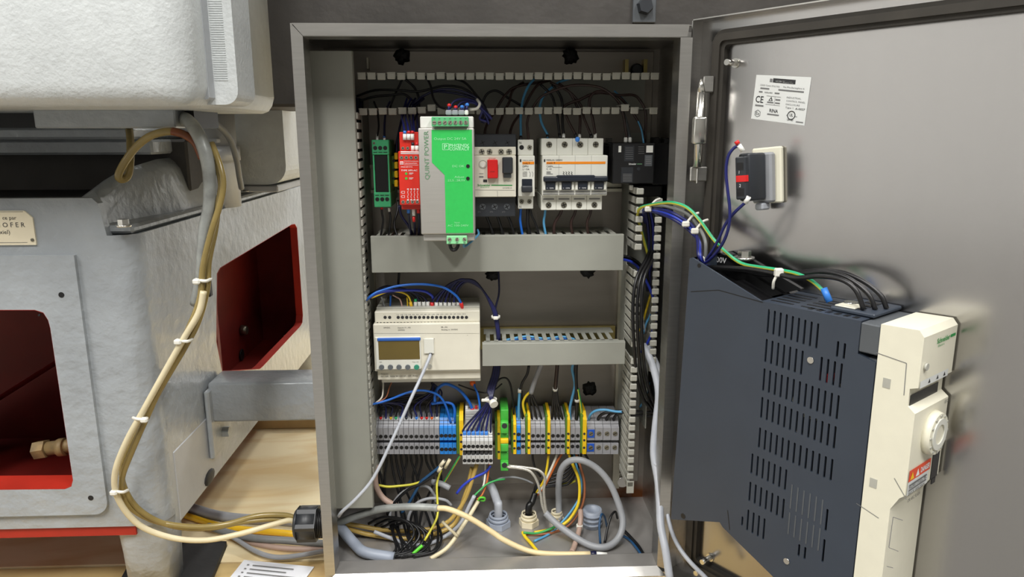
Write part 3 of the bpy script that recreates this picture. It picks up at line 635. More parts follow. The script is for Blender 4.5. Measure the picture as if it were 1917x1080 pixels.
# ================================================================== DEVICES
def R4(px0, py0, px1, py1, Y):
    my, mx = (py0+py1)/2, (px0+px1)/2
    return at(px0, my, Y).x, at(px1, my, Y).x, at(mx, py1, Y).z, at(mx, py0, Y).z
def pbox(px0, py0, px1, py1, Y, Yb, bev=0.0006, seg=1):
    x0, x1, z0, z1 = R4(px0, py0, px1, py1, Y); return B().box(x0, x1, Y, Yb, z0, z1, bev, seg)
def screw(parent, c, r, m='dull_screw', cross=True, ang=0.5, name='screw', deep=0.0006):
    c = V(c); b = B(); b.cyl(c+V((0, 0.002, 0)), c+V((0, -deep, 0)), r, n=14)
    for a in ((ang, ang+math.pi/2) if cross else (ang,)):
        d = V((math.cos(a), 0, math.sin(a)))*r*0.8; s = V((-math.sin(a), 0, math.cos(a)))*r*0.14; y = V((0, -deep-0.00015, 0))
        b.add([c-d-s+y, c+d-s+y, c+d+s+y, c-d+s+y], [(0, 1, 2, 3)], 1)
    return b.build(name, [m, 'black'], parent)
def hole(parent, c, r, m='black', name='screw_hole', n=12):
    c = V(c); return B().cyl(c+V((0, 0.002, 0)), c+V((0, -0.0003, 0)), r, n=n).build(name, m, parent)
def line(parent, px0, py0, px1, py1, Y, t, m, name='printed_line'):
    a, c = at(px0, py0, Y), at(px1, py1, Y); d = (c-a).normalized(); s = V((-d.z, 0, d.x))*t/2
    return B().add([a-s, c-s, c+s, a+s], [(0, 1, 2, 3)]).build(name, m, parent)
PX = 958
def root(name, label, cat, px, py, Y, group=None):
    global PX; PX = px; return thing(name, label, cat, at(px, py, Y), group)
E = 0.0003
# ---- slim green relay module
Y = 0.088; t = root('relay_module', 'slim green relay module with a black relay, leftmost on the top rail', 'relay', 718, 388, Y)
x0, x1, z0, z1 = R4(698, 262, 730, 388, Y); zz1, zz2 = at(714, 290, Y).z, at(714, 360, Y).z
B().box(x0, x1, Y, Y+0.05, zz1, z1, 0.0008).build('terminal_head', 'relay_green', t)
B().box(x0, x1, Y, Y+0.05, z0, zz2, 0.0008).build('terminal_head', 'relay_green', t)
B().box(x0+0.0005, x0+0.0022, Y+0.001, Y+0.06, zz2, zz1).build('side_cheek', 'relay_green', t); B().box(x1-0.0022, x1-0.0005, Y+0.001, Y+0.06, zz2, zz1).build('side_cheek', 'relay_green', t)
B().box(x0+0.0022, x1-0.0022, Y+0.002, Y+0.06, zz2, zz1, 0.0005).build('relay_body', 'black_gloss', t)
B().box(x0, x1, Y+0.05, 0.157, z0+0.006, z1-0.006).build('base', 'relay_green', t)
for q in (277, 373):
    for k in range(3):
        cx = x0+(x1-x0)*(0.2+0.29*k); hole(t, (cx, Y, at(714, q, Y).z), 0.0024)
        B().box(cx-0.0022, cx+0.0022, Y-E, Y+0.001, at(PX, 285 if q < 300 else 365.5, Y).z-0.0004, at(PX, 285 if q < 300 else 365.5, Y).z+0.0004).build('slot', 'black', t)
screw(t, (x0+0.0028, Y, z1-0.0035), 0.0014)
# ---- yellow green ground terminal between the relays
Y = 0.105; t = root('ground_terminal', 'yellow and green ground terminal beside the red safety relay', 'terminal block', 740, 348, Y)
pbox(733, 292, 738.5, 345, Y+0.004, 0.157).build('body', 'yg_green', t)
for q in (286, 303, 320, 337): pbox(738, q, 744.5, q+13, Y, 0.157, 0.0008).build('yellow_lug', 'yellow_plastic', t)
for q in (301, 318, 334): hole(t, at(737, q, Y+0.004), 0.0016)
# ---- red safety relay
Y = 0.045; t = root('safety_relay', 'red safety relay module beside the green and silver power supply', 'relay', 767, 395, Y)
x0, x1, z0, z1 = R4(747, 283, 790, 384, Y); x1 = x0+0.0225
zt2, zb2 = at(768, 247, Y).z, at(768, 393, Y).z
B().box(x0, x1, Y, 0.157, z0, z1, 0.0007).build('housing', 'red_relay', t)
B().box(x0+0.001, x1-0.0005, Y+0.008, 0.157, z1, zt2, 0.0006).build('upper_terminals', 'red_relay', t)
B().box(x0+0.001, x1-0.0005, Y+0.006, 0.157, zb2, z0, 0.0006).build('lower_terminals', 'red_relay', t)
for k in range(4):
    cx = x0+0.0035+k*0.0052
    screw(t, (cx, Y, at(PX, 295, Y).z), 0.0019, 'zinc'); screw(t, (cx, Y, at(PX, 383, Y).z+0.003), 0.0019, 'zinc')
    if k < 2: screw(t, (cx+0.001, Y+0.008, z1+0.003), 0.0018, 'zinc')
line(t, 750, 285.5, 785, 286, Y-E, 0.0028, 'ink_white'); line(t, 750, 285.5, 785, 286, Y-2*E, 0.0005, 'red_relay')
sq = B(); x, z = at(752, 305, Y).x, at(752, 305, Y).z; sq.box(x-0.0017, x+0.0017, Y-E, Y, z-0.0017, z+0.0017); sq.build('logo_square', 'ink_white', t)
sq = B(); sq.ring((x, Y-2*E, z), (0, 1, 0), 0.0012, 0.0007, 0.0001, 12); sq.build('logo_mark', 'red_relay', t)
text('Telemecanique', at(756, 306.5, Y-E), XR, ZU, 0.0013, 'ink_white', t, width=0.0145)
line(t, 756, 301.5, 783, 302, Y-E, 0.0003, 'ink_white'); line(t, 756, 308.5, 783, 309, Y-E, 0.0003, 'ink_white')
text('PREVENTA', at(751, 313.5, Y-E), XR, ZU, 0.0011, 'ink_white', t, width=0.0125)
text('TYPE XPS-AC', at(751, 320.5, Y-E), XR, ZU, 0.0017, 'ink_white', t, width=0.0175, bold=0.01)
for q in (325, 334):
    hole(t, at(760.5, q, Y), 0.0014, 'pe_green', 'led'); line(t, 766, q-1, 774, q-1, Y-E, 0.0005, 'ink_white'); line(t, 766, q+1, 772, q+1, Y-E, 0.0004, 'ink_white')
for k in range(4):
    a = 763+k*6
    for j in range(4): line(t, a+(0 if j % 2 else 1.5), 356+j*4, a+(1.5 if j % 2 else 0), 360+j*4, Y-E, 0.00035, 'ink_white')
    line(t, a-1, 354, a+2.5, 354, Y-E, 0.001, 'ink_white'); line(t, a-1, 374, a+2.5, 374, Y-E, 0.001, 'ink_white')
for q in (360, 368):
    for (a, b_, c_, d_) in ((752, q-2, 757.5, q-2), (752, q+2, 757.5, q+2), (752, q-2, 752, q+2), (757.5, q-2, 757.5, q+2), (750, q, 752, q)): line(t, a, b_, c_, d_, Y-E, 0.0003, 'ink_white')
# ---- green and silver power supply
Y = 0.030; t = root('power_supply', 'tall silver and green power supply with vertical lettering on its face', 'power supply', 838, 455, Y)
x0, x1, z0, z1 = R4(785.5, 239.5, 888.5, 438.5, Y)
B().box(x0, x1, Y, 0.150, z0, z1, 0.0012, 2).build('housing', 'brushed_alu', t)
xs0, xs1 = x0+0.002, x1-0.0005
B().box(xs0, xs1, Y+0.004, 0.150, z1, at(PX, 218, Y+0.004).z, 0.0008).build('top_step', 'alu_white', t)
B().box(xs0, xs1, Y+0.004, 0.150, at(PX, 451, Y+0.004).z, z0, 0.0008).build('bottom_step', 'brushed_alu', t)
gp = [(at(a, b_, Y).x, at(a, b_, Y).z) for a, b_ in ((808, 243), (885, 243), (885, 436), (835.5, 436), (833, 327.5), (809, 303.5))]
gx = at(847, 340, Y).x
gp = [(at(808, 243, Y).x, at(808, 243, Y).z), (x1-0.0022, at(808, 243, Y).z), (x1-0.0022, at(850, 436, Y).z), (at(834, 400, Y).x, at(850, 436, Y).z), (at(832.5, 327.5, Y).x, at(833, 327.5, Y).z), (at(808.6, 304, Y).x, at(809, 304, Y).z)]
gl = B().prism(gp, xz, Y-0.0004, Y+0.0002).build('front_label', 'label_green', t)
text('QUINT POWER', at(804, 336, Y-E), ZU, -XR, 0.0048, 'ink_dimgreen', t, width=at(PX, 245, Y).z-at(PX, 336, Y).z)
YG = Y-0.0006
text('Output DC 24V 5A', at(812.5, 262, YG), XR, ZU, 0.0027, 'label_green_text', gl, width=0.0345)
a = at(828, 281, YG); B().prism(rrect(a.x, a.x+0.0072, a.z, a.z+0.0072, 0.0009), xz, YG, YG+0.0001, holes=[rrect(a.x+0.0006, a.x+0.0066, a.z+0.0006, a.z+0.0066, 0.0007)]).build('logo_frame', 'label_green_text', gl)
text('P', (a.x+0.0018, YG, a.z+0.0014), XR, ZU, 0.0046, 'label_green_text', gl, width=0.0036, bold=0.03)
text('PHŒNIX', at(841, 275.2, YG), XR, ZU, 0.0033, 'label_green_text', gl, width=0.0215, bold=0.03)
text('CONTACT', at(841, 281.6, YG), XR, ZU, 0.0033, 'label_green_text', gl, width=0.0215, bold=0.03)
text('DC OK', at(847, 313, YG), XR, ZU, 0.0024, 'label_green_text', gl, width=0.0128)
text('Adjust', at(851, 333, YG), XR, ZU, 0.0022, 'label_green_text', gl, width=0.0105); text('22,5...28,5V', at(838, 339.5, YG), XR, ZU, 0.0022, 'label_green_text', gl, width=0.019)
text('Input', at(851, 418, YG), XR, ZU, 0.0020, 'label_green_text', gl); text('AC 100-240V', at(838, 424, YG), XR, ZU, 0.0022, 'label_green_text', gl, width=0.023)
for q in (311, 334): hole(t, at(876, q, YG), 0.0020, 'black', 'indicator_hole')
x0g, x1g, zg0, zg1 = R4(808, 218.5, 877, 237, Y-0.004)
cn = B().box(x0g, x1g, Y-0.004, Y+0.02, zg0, zg1, 0.0006).build('output_connector', 'conn_green', t)
for k in range(7):
    cx = x0g+(x1g-x0g)*(k+0.5)/7; screw(cn, (cx, Y-0.004, zg0+0.0042), 0.0022, 'zinc', cross=False, ang=0.3*k); B().box(cx-0.001, cx+0.001, Y-0.0042, Y-0.004, zg1-0.0022, zg1-0.0018).build('mark', 'ink', cn)
x0g, x1g, zg0, zg1 = R4(836, 441.5, 874.5, 457, Y-0.001)
cn = B().box(x0g, x1g, Y-0.001, Y+0.02, zg0, zg1, 0.0006).build('input_connector', 'conn_mint', t)
for k in range(3):
    cx = x0g+(x1g-x0g)*(0.15+0.36*k); screw(cn, (cx, Y-0.001, (zg0+zg1)/2+0.0007), 0.0021, 'zinc', cross=False, ang=0.4+k); B().box(cx-0.0013, cx+0.0013, Y-0.0012, Y-0.001, zg0+0.0012, zg0+0.0017).build('mark', 'ink', cn)
# ---- motor starter
Y = 0.078; t = root('motor_starter', 'motor starter with a red stop button and a black start button', 'motor starter', 928, 410, Y)
x0, x1, z0, z1 = R4(887, 291, 966, 369, Y)
B().box(x0, x1, Y, 0.157, z0, z1, 0.0008).build('front_cover', 'dev_cream', t)
xk0, xk1, _, zk1 = R4(886, 251, 967, 276, Y+0.006)
B().box(x0-0.0004, x1+0.0006, Y+0.008, 0.157, z1+0.001, zk1, 0.001).build('upper_body', 'dark_plastic', t)
B().box(x0, x1, Y+0.003, 0.157, z1+0.0002, at(PX, 275, Y+.003).z, 0.0006).build('terminal_shelf', 'dev_cream', t)
B().box(x0+0.0002, x1-0.0002, Y+0.008, 0.157, at(PX, 406, Y+.008).z, z0-0.0004, 0.001).build('lower_body', 'dark_plastic', t)
for k, p in enumerate((903.5, 927, 950)): screw(t, at(p, 267, Y+0.008), 0.0036, 'dark_plastic', name='terminal_screw'); 
for k, p in enumerate((903.5, 926, 949)):
    screw(t, at(p, 387, Y+0.008), 0.0036, 'drive_grey', name='terminal_screw'); text(('2T1', '4T2', '6T3')[k], at(p-9, 398, Y+0.0078), XR, ZU, 0.0016, 'ink_dim', t)
for k, p in enumerate((902, 916.5, 938, 953)): screw(t, at(p, 284, Y+0.003), 0.0034, 'zinc', ang=0.3+k, name='contact_screw')
pbox(912.5, 299, 932, 334, Y-0.006, Y+0.004, 0.0008).build('stop_button', 'red_plastic', t); text('STOP', at(915, 298, Y-E), XR, ZU, 0.0014, 'red_plastic', t, width=0.008)
text('STOP', at(918, 322.5, Y-0.0063), XR, ZU, 0.0013, 'ink', t, width=0.0048)
pbox(940.5, 294.5, 960, 325, Y-0.009, Y+0.004, 0.001).build('start_button', 'dark_plastic', t); pbox(942.5, 325, 957.5, 333, Y-0.003, Y+0.004, 0.0006).build('start_button_foot', 'button_grey', t)
text('START', at(943, 340, Y-E), XR, ZU, 0.0014, 'ink_dim', t, width=0.009)
c = at(904, 308, Y-E); B().ring(c, (0, 1, 0), 0.0048, 0.0044, 0.0001, 20).build('dial_scale', 'ink_dim', t); B().cyl(c+V((0, 0.001, 0)), c+V((0, -0.0004, 0)), 0.0032, n=16).build('current_dial', 'dev_white', t)
pbox(904.5, 336, 912, 341, Y-E, Y, 0).build('trip_window', 'ink', t); line(t, 897, 325, 905, 325, Y-E, 0.0005, 'ink_dim'); line(t, 897, 331, 905, 331, Y-E, 0.0016, 'ink_dim')
text('Schneider', at(894, 348.5, Y-E), XR, ZU, 0.0024, 'ink_green', t, width=0.0150, bold=0.02); text('Electric', at(900, 351.5, Y-E), XR, ZU, 0.0013, 'ink_green', t, width=0.010)
line(t, 919.5, 346.5, 959, 346.8, Y-E, 0.0011, 'ink_green'); text('GV2ME10', at(941, 353, Y-E), XR, ZU, 0.0015, 'ink_dim', t, width=0.0105)
line(t, 887, 355.5, 963, 356, Y-E, 0.0003, 'ink_soft'); line(t, 931, 357, 931.5, 368, Y-E, 0.0003, 'ink_soft')
# ---- single breaker
def mcb_front(t, x0, x1, Y): pass
Y = 0.080; t = root('circuit_breaker', 'narrow single white circuit breaker between motor starter and four-pole breaker', 'circuit breaker', 985, 390, Y)
x0, x1, z0, z1 = R4(970.5, 291.5, 1001, 368, Y)
B().box(x0, x1, Y, 0.157, z0, z1, 0.0007).build('front', 'dev_white', t)
B().box(x0-0.0002, x1-0.001, Y+0.008, 0.157, z1, at(PX, 261.5, Y+.008).z, 0.0007).build('upper_terminals', 'dev_white', t)
B().box(x0, x1-0.001, Y+0.008, 0.157, at(PX, 391, Y+.008).z, z0, 0.0007).build('lower_terminals', 'dev_white', t)
hole(t, at(976.5, 276, Y+0.008), 0.0027); screw(t, at(991.5, 276, Y+0.008), 0.0029, 'zinc')
for p in (976.5, 991): screw(t, at(p, 377, Y+0.008), 0.0027, 'dull_screw')
text('N', at(972, 269.5, Y+0.0078), XR, ZU, 0.0026, 'ink', t); text('N', at(972, 389, Y+0.0078), XR, ZU, 0.0026, 'ink', t)
pbox(978, 302.5, 1000, 307.5, Y-E, Y+0.0001, 0).build('orange_stripe', 'orange', t); text('multi 9', at(979.5, 306.7, Y-2*E), XR, ZU, 0.0018, 'ink', t, width=0.0075)
text('MERLIN GERIN', at(978.5, 301.3, Y-E), XR, ZU, 0.0013, 'ink_dim', t, width=0.0122); text('DPN', at(978.5, 313, Y-E), XR, ZU, 0.0021, 'ink', t, width=0.0065); text('U 15A', at(978.5, 318.5, Y-E), XR, ZU, 0.0021, 'ink', t, width=0.0078)
for q in (322, 324.5, 327, 329.5): line(t, 978.5, q, 987, q, Y-E, 0.0005, 'ink_dim')
for a in (991, 996): line(t, a, 321, a+2, 325, Y-E, 0.0004, 'ink_dim'); line(t, a+2, 325, a+1, 331, Y-E, 0.0004, 'ink_dim')
line(t, 974.5, 298, 974.5, 303, Y-E, 0.0018, 'ink')
pbox(977, 335, 996.5, 358, Y-0.001, Y+0.004, 0.0005).build('toggle_slot', 'navy_toggle', t)
tg = B(); xx0, xx1, zz0, zz1 = R4(975, 348, 998.5, 362, Y-0.008); tg.box(xx0+0.001, xx1-0.001, Y-0.008, Y+0.002, zz0+0.001, zz1, 0.0014, 2); tg.build('toggle', 'dark_plastic', t)
# ---- four pole breaker
Y = 0.080; t = root('circuit_breaker', 'wide white four-pole circuit breaker with an orange stripe', 'circuit breaker', 1075, 394, Y)
x0, x1, z0, z1 = R4(1015, 291, 1137, 366.5, Y)
B().box(x0, x1, Y, 0.157, z0, z1, 0.0008).build('front', 'dev_white', t)
pw = (x1-x0-0.0035)/4; xt = x0-0.0006
for k in range(4):
    xa2 = xt+k*pw
    B().box(xa2+0.0001, xa2+pw-0.0001, Y+0.008, 0.157, z1, at(PX, 259, Y+.008).z, 0.0005).build('upper_terminal', 'dev_white', t)
    B().box(xa2+0.0001, xa2+pw-0.0001, Y+0.008, 0.157, at(PX, 393, Y+.008).z, z0, 0.0005).build('lower_terminal', 'dev_white', t)
    screw(t, (xa2+pw*0.5, Y+0.008, at(PX, 270.5, Y+.008).z), 0.0035, 'dull_screw', ang=0.2+k); screw(t, (xa2+pw*0.5, Y+0.008, at(PX, 383.5, Y+.008).z), 0.0035, 'dull_screw', ang=0.9+k)
    ln = B().box(xa2+pw*0.15, xa2+pw*0.85, Y+0.0075, Y+0.008, at(PX, 373.5, Y+.008).z, at(PX, 371, Y+.008).z); ln.build('mark', 'ink_soft', t)
    xf = x0+0.0004+k*(x1-x0-0.0006)/4; pf = (x1-x0-0.0006)/4
    B().box(xf+pf*0.20, xf+pf*0.76, Y-0.004, Y+0.002, at(PX, 354.5, Y).z, at(PX, 340, Y).z, 0.0004).build('toggle', 'navy_toggle', t)
    text('I · ON', (xf+pf*0.26, Y-0.0043, at(PX, 352.5, Y).z), XR, ZU, 0.0014, 'ink_white', t, width=pf*0.40)
    for s in (0.02, 0.78): B().box(xf+pf*s, xf+pf*(s+0.17), Y-0.003, Y+0.001, at(PX, 356, Y).z, at(PX, 340, Y).z, 0.0008).build('toggle_cheek', 'dev_white', t)
    for q in (358.5, 362.5): B().box(xf+pf*0.03, xf+pf*0.97, Y-0.0008, Y, at(PX, q+1, Y).z, at(PX, q-0.6, Y).z).build('grip_line', 'ink_soft', t)
    if k: B().box(xf-0.0001, xf+0.0001, Y-0.0002, Y, at(PX, 331, Y).z, z1).build('pole_joint', 'ink_soft', t)
bl = B(); xx0, xx1 = x0+0.0012, x1-0.0002; bl.box(xx0, xx1, Y-0.007, Y+0.001, at(PX, 339.5, Y).z, at(PX, 329.5, Y).z, 0.0015, 2); bl.box(xx0+0.015, xx1-0.015, Y-0.0072, Y+0.001, at(PX, 333, Y).z, at(PX, 327.5, Y).z, 0.001); bl.build('handle_bar', 'navy_toggle', t)
pbox(1023, 302.5, 1133.5, 307, Y-E, Y+.0001, 0).build('orange_stripe', 'orange', t); text('multi 9', at(1024, 306.4, Y-2*E), XR, ZU, 0.0018, 'ink', t, width=0.0092)
text('MERLIN GERIN', at(1023, 301.2, Y-E), XR, ZU, 0.0019, 'ink', t, width=0.0182); text('C60N', at(1023, 313, Y-E), XR, ZU, 0.0021, 'ink', t, width=0.0072); text('C 10', at(1023, 318, Y-E), XR, ZU, 0.0021, 'ink', t, width=0.0058)
line(t, 1035, 313, 1052, 313, Y-E, 0.0003, 'ink_dim'); line(t, 1019.5, 298, 1019.5, 303, Y-E, 0.0018, 'ink')
for q in (321.5, 323.5, 325.5): line(t, 1023, q, 1035 if q > 324 else 1031, q, Y-E, 0.0006, 'ink_dim')
for k in range(4):
    a = 1054+k*5
    line(t, a, 321, a+2.5, 323, Y-E, 0.0005, 'ink'); line(t, a+2.5, 323, a, 325, Y-E, 0.0005, 'ink'); line(t, a, 325, a+3, 327, Y-E, 0.0005, 'ink')
# ---- contactor
Y = 0.085; t = root('contactor', 'black contactor with small labels at the right end of the top rail', 'contactor', 1190, 345, Y)
pbox(1147, 268, 1225, 344, Y, 0.157, 0.001).build('body', 'black', t); pbox(1140, 272, 1149, 338, Y+0.02, 0.157, 0.001).build('side_block', 'black', t); pbox(1223, 268, 1252, 346, Y+0.012, 0.157, 0.001).build('side_block', 'black_gloss', t)
for q in range(4): pbox(1138, 259+q*3, 1146, 260.5+q*3, Y+0.02, Y+0.04, 0.0002).build('cooling_rib', 'black', t)
pbox(1158, 273, 1163, 285, Y-E, Y, 0).build('white_label', 'white_sleeve', t); pbox(1210, 272.5, 1222.5, 285.5, Y-E, Y, 0).build('white_label', 'white_sleeve', t)
pbox(1169, 273, 1187, 302, Y-E, Y, 0).build('label_field', 'dark_plastic', t); pbox(1163, 313, 1185, 342, Y-E, Y, 0).build('label_field', 'dark_plastic', t); pbox(1207, 290, 1221, 311, Y-E, Y, 0).build('label_field', 'drive_grey', t)
for k in range(6): line(t, 1166, 326+k*2.6, 1183, 326+k*2.6, Y-2*E, 0.0007, 'ink_dim'); line(t, 1171, 277+k*4, 1185, 277+k*4, Y-2*E, 0.0005, 'ink_dim')
for k in range(4): line(t, 1195, 275+k*4, 1206, 275+k*4, Y-E, 0.0005, 'ink_dim'); line(t, 1209, 294+k*4, 1219, 294+k*4, Y-2*E, 0.0008, 'ink_soft')
text('Schneider', at(1177, 308.5, Y-E), XR, ZU, 0.0020, 'ink_white', t, width=0.0088, bold=0.02); line(t, 1192.5, 307, 1202, 307, Y-E, 0.0010, 'ink_dimgreen')
pbox(1224, 257, 1235, 270, Y+0.03, Y+0.05, 0.001).build('clip', 'black', t); pbox(1243, 258, 1254, 270, Y+0.03, Y+0.05, 0.001).build('clip', 'black', t)
hole(t, at(1195.5, 316, Y), 0.002, 'dark_plastic')
for p, nm in ((1172, 'white_sleeve'), (1180, 'white_sleeve')): pbox(p-3, 257, p+3, 267, Y+0.01, Y+0.016, 0.001).build('ferrule', nm, t)
pbox(1179, 346, 1186, 356, Y+0.01, Y+0.016, 0.001).build('ferrule', 'white_sleeve', t)
pbox(1190, 347, 1240, 368, Y+0.03, 0.157, 0.001).build('lower_body', 'black', t)
# ---- programmable controller
Y = 0.088; t = root('logic_controller', 'white programmable controller with an amber screen and a row of round buttons', 'controller', 800, 713, Y)
x0, x1, z0, z1 = R4(700, 606, 899, 694, Y)
B().box(x0, x1, Y, 0.150, z0, z1, 0.0008).build('front', 'dev_cream', t)
B().box(x0+0.0014, x1, Y+0.007, 0.150, z1, at(PX, 582.5, Y+.007).z, 0.0008).build('upper_step', 'dev_cream', t)
B().box(x0+0.002, x1, Y+0.006, 0.150, at(PX, 710, Y+.006).z, z0, 0.0008).build('lower_step', 'dev_cream', t)
B().box(x0+0.005, x1, Y+0.016, 0.150, at(PX, 715, Y+.016).z, at(PX, 708, Y+.006).z, 0.0008).build('foot', 'dev_white', t)
B().box(x0+0.002, x1, Y+0.018, 0.155, at(PX, 582.5, Y+.007).z-0.001, at(PX, 580, Y+.018).z+0.004, 0.0008).build('terminal_top', 'finger_grey', t)
YS = Y+0.007
for k in range(19):
    p = (721, 729.5)[k] if k < 2 else 745.5+(k-2)*7.98
    hole(t, at(p, 594, YS), 0.0020, 'ink', 'screw_hole', 10)
for k in range(30): hole(t, at(706.5+k*6.35, 604, YS), 0.0009, 'ink', 'vent_hole', 8)
text('+  −', at(718, 589.8, YS-E), XR, ZU, 0.0012, 'ink_dim', t); text('I1 I2 I3 I4 I5 I6 I7 I8 I9 IA IB IC ID IE IF IG IH', at(743, 590, YS-E), XR, ZU, 0.0012, 'ink_soft', t, width=0.083)
text('24VDC', at(718, 614.5, Y-E), XR, ZU, 0.0016, 'ink', t, width=0.0080); text('Inputs I1...IG', at(745, 614.5, Y-E), XR, ZU, 0.0016, 'ink', t, width=0.0150); text('24VDC', at(745, 619, Y-E), XR, ZU, 0.0016, 'ink', t, width=0.0082)
text('IB...IG', at(826, 613.5, Y-E), XR, ZU, 0.0016, 'ink', t, width=0.0073); text('Analog or 24VDC', at(826, 618.2, Y-E), XR, ZU, 0.0016, 'ink', t, width=0.0200)
line(t, 700, 624, 898, 624, Y-E, 0.0003, 'finger_grey')
bz_ = B(); bx0, bx1, bz0, bz1 = R4(703, 631, 788, 692, Y-0.002); bz_.box(bx0, bx1, Y-0.002, Y+0.002, bz0, bz1, 0.0008); bz_.build('display_bezel', 'dev_white', t)
pbox(708.5, 634, 785.5, 673, Y-0.0024, Y, 0.0002).build('screen', 'lcd', t); pbox(706, 632.5, 787, 638.5, Y-0.0036, Y, 0.0008).build('screen_visor', 'lcd_blue', t)
for k, p in enumerate((714.5, 731, 747, 763.5, 780)):
    c = at(p, 687, Y-0.002); B().cyl(c+V((0, 0.001, 0)), c+V((0, -0.002, 0)), 0.0033, 0.0030, n=16).build('button', 'button_teal' if k == 4 else 'button_grey', t)
    text(('Shift', '▼', '▲', '►', 'Menu / OK')[k] if k in (0, 4) else '-', at(p-(4 if k < 4 else 8), 678.5, Y-0.0023), XR, ZU, 0.0012, 'ink', t)
pbox(793.5, 634, 812.5, 662, Y-0.002, Y+0.002, 0.0004).build('port_cover', 'dev_white', t); text('SR3 B261BD', at(794, 635.5, Y-E), XR, ZU, 0.0016, 'ink', t, width=0.0128)
pbox(803, 661, 809, 667, Y-0.003, Y+0.003, 0.0005).build('port', 'dark_plastic', t)
c = at(804, 685.5, Y); B().cyl(c+V((0, 0.001, 0)), c+V((0, -0.0008, 0)), 0.0030, n=16).build('seal_screw', 'finger_grey', t)
line(t, 700, 693.5, 898, 693.5, Y-E, 0.0003, 'finger_grey')
text('Outputs', at(713, 701, Y+.0057), XR, ZU, 0.0015, 'ink', t, width=0.0090); text('Q1...Q8 : Relay 8A and Q9...QA : Relay', at(713, 705.6, Y+.0057), XR, ZU, 0.0015, 'ink', t, width=0.0455)
hole(t, at(875, 627.5, Y), 0.0003, 'ink', 'speck', 6)
# ---- terminal blocks
YT = 0.116
def tblock(label, px0, px1, m, group, ytop=787, ybot=850, holes=(817, 837.6), big=False, front=YT, mid=(824, 830.5), accent=None, hr=0.0025, name='terminal_block'):
    x0, x1, z0, z1 = R4(px0, ytop, px1, ybot, front); x0 += 0.00025; x1 -= 0.00025
    t = thing(name, label, 'terminal block', V(((x0+x1)/2, front, z0)), group)
    zA, zB2 = at((px0+px1)/2, mid[0], front).z, at((px0+px1)/2, mid[1], front).z
    zs = z1-(z1-zA)*0.32
    b = B(); Yb = 0.157
    prof = [(front+0.003, zs+0.0002), (front, zs-0.0015), (front, zA), (front+0.012, zA-0.0004), (front+0.012, zB2+0.0004), (front, zB2), (front, z0), (Yb, z0+0.002), (Yb, z1+0.004), (front+0.010, z1)]
    mm = [m]
    b.prism(prof, lambda a, c, d: V((d, a, c)), x0, x1); b.build('body', m, t)
    for k in range(2): zz = zs+(z1-zs)*(0.25+0.4*k); yy = front+0.003+0.007*(0.25+0.4*k); B().box(x0, x1, yy-0.0006, yy+0.001, zz-0.00025, zz+0.00025).build('groove', 'ink_dim', t)
    for h in holes:
        c = V(((x0+x1)/2, front, at((px0+px1)/2, h, front).z))
        if accent: B().box(x0+0.0004, x1-0.0004, front-0.0006, front, c.z-0.0058, c.z+0.0058, 0.0003).build('marker_face', accent, t); c = c+V((0, -0.0006, 0))
        if big: screw(t, c, 0.0031, 'dull_screw', cross=False, ang=0.5)
        else: hole(t, c, hr, 'black')
    return t
G1 = 'terminal blocks in the left row under the controller'
for k in range(13):
    w1 = (822.6-698.5)/13; tblock('%s grey terminal block from the left in the row under the controller' % ORD[k], 698.5+k*w1, 698.5+(k+1)*w1, 'term_grey', G1)
for k in range(4):
    w1 = (854.2-822.8)/4; tblock('%s of the four bright blue terminal blocks in the left row' % ORD[k], 822.8+k*w1, 822.8+(k+1)*w1, 'term_blue', G1, holes=(815.5, 841))
def ground(label, pg0, pg1, py1_, ytop, ybot, front, hs):
    t = thing('ground_terminal', label, 'terminal block', at(pg0, ybot, front), 'yellow and green ground terminals on the lower rail')
    pbox(pg0, ytop+2, pg1, ybot-2, front+0.003, 0.157, 0.0004).build('green_body', 'yg_green', t)
    x0, x1, z0, z1 = R4(pg1, ytop, py1_, ybot, front)
    b = B(); b.prism([(front, z0), (front, z1-0.008), (front+0.012, z1), (0.155, z1), (0.155, z0)], lambda a, c, d: V((d, a, c)), x0, x1); b.build('yellow_body', 'yellow_plastic', t)
    for h in hs: hole(t, V(((x0+x1)/2-0.0004, front, at(pg1, h, front).z)), 0.0016, 'ink')
ground('yellow and green ground terminal directly right of the four blue terminals', 854.5, 860, 867.5, 776, 852, 0.112, (814, 827, 841))
G2 = 'pale three-level terminal blocks'
for k in range(7):
    w1 = (922.6-865.5)/7; t = tblock('%s pale three-level terminal block from the left in the forward cluster' % ORD[k], 865.5+k*w1, 865.5+(k+1)*w1, 'term_light', G2, 814, 868.5, (835.5, 862), front=0.094, mid=(843, 853), hr=0.0024)
    x = at(865.5+(k+.5)*w1, 848, 0.096).x; z = at(890, 848, 0.096).z; B().box(x-0.0027, x+0.0027, 0.0955, 0.107, z-0.0034, z-0.0026).build('port_lip', 'term_light', t); B().box(x-0.0019, x+0.0019, 0.0955, 0.106, z-0.0026, z+0.0028).build('wire_port', 'ink', t)
    if k < 6: pbox(866.5+k*w1, 809, 864.5+(k+1)*w1, 815, 0.100, 0.106, 0.0004).build('blue_ferrule', 'blue_sleeve', t)
t = root('end_block', 'pale grey tall end terminal with red markers behind the forward cluster', 'terminal block', 885, 793, 0.118); pbox(871, 768, 899, 812, 0.118, 0.157, 0.0008).build('body', 'term_light', t)
for k in range(3): line(t, 872, 775+k*5, 898, 775+k*5, 0.1177, 0.0004, 'ink_soft')
for p, m_ in ((873.5, 'white_sleeve'), (882.5, 'red_sleeve'), (891.5, 'red_sleeve')): pbox(p-2.5, 761, p+2.5, 768, 0.122, 0.127, 0.0005).build('marker', m_, t)
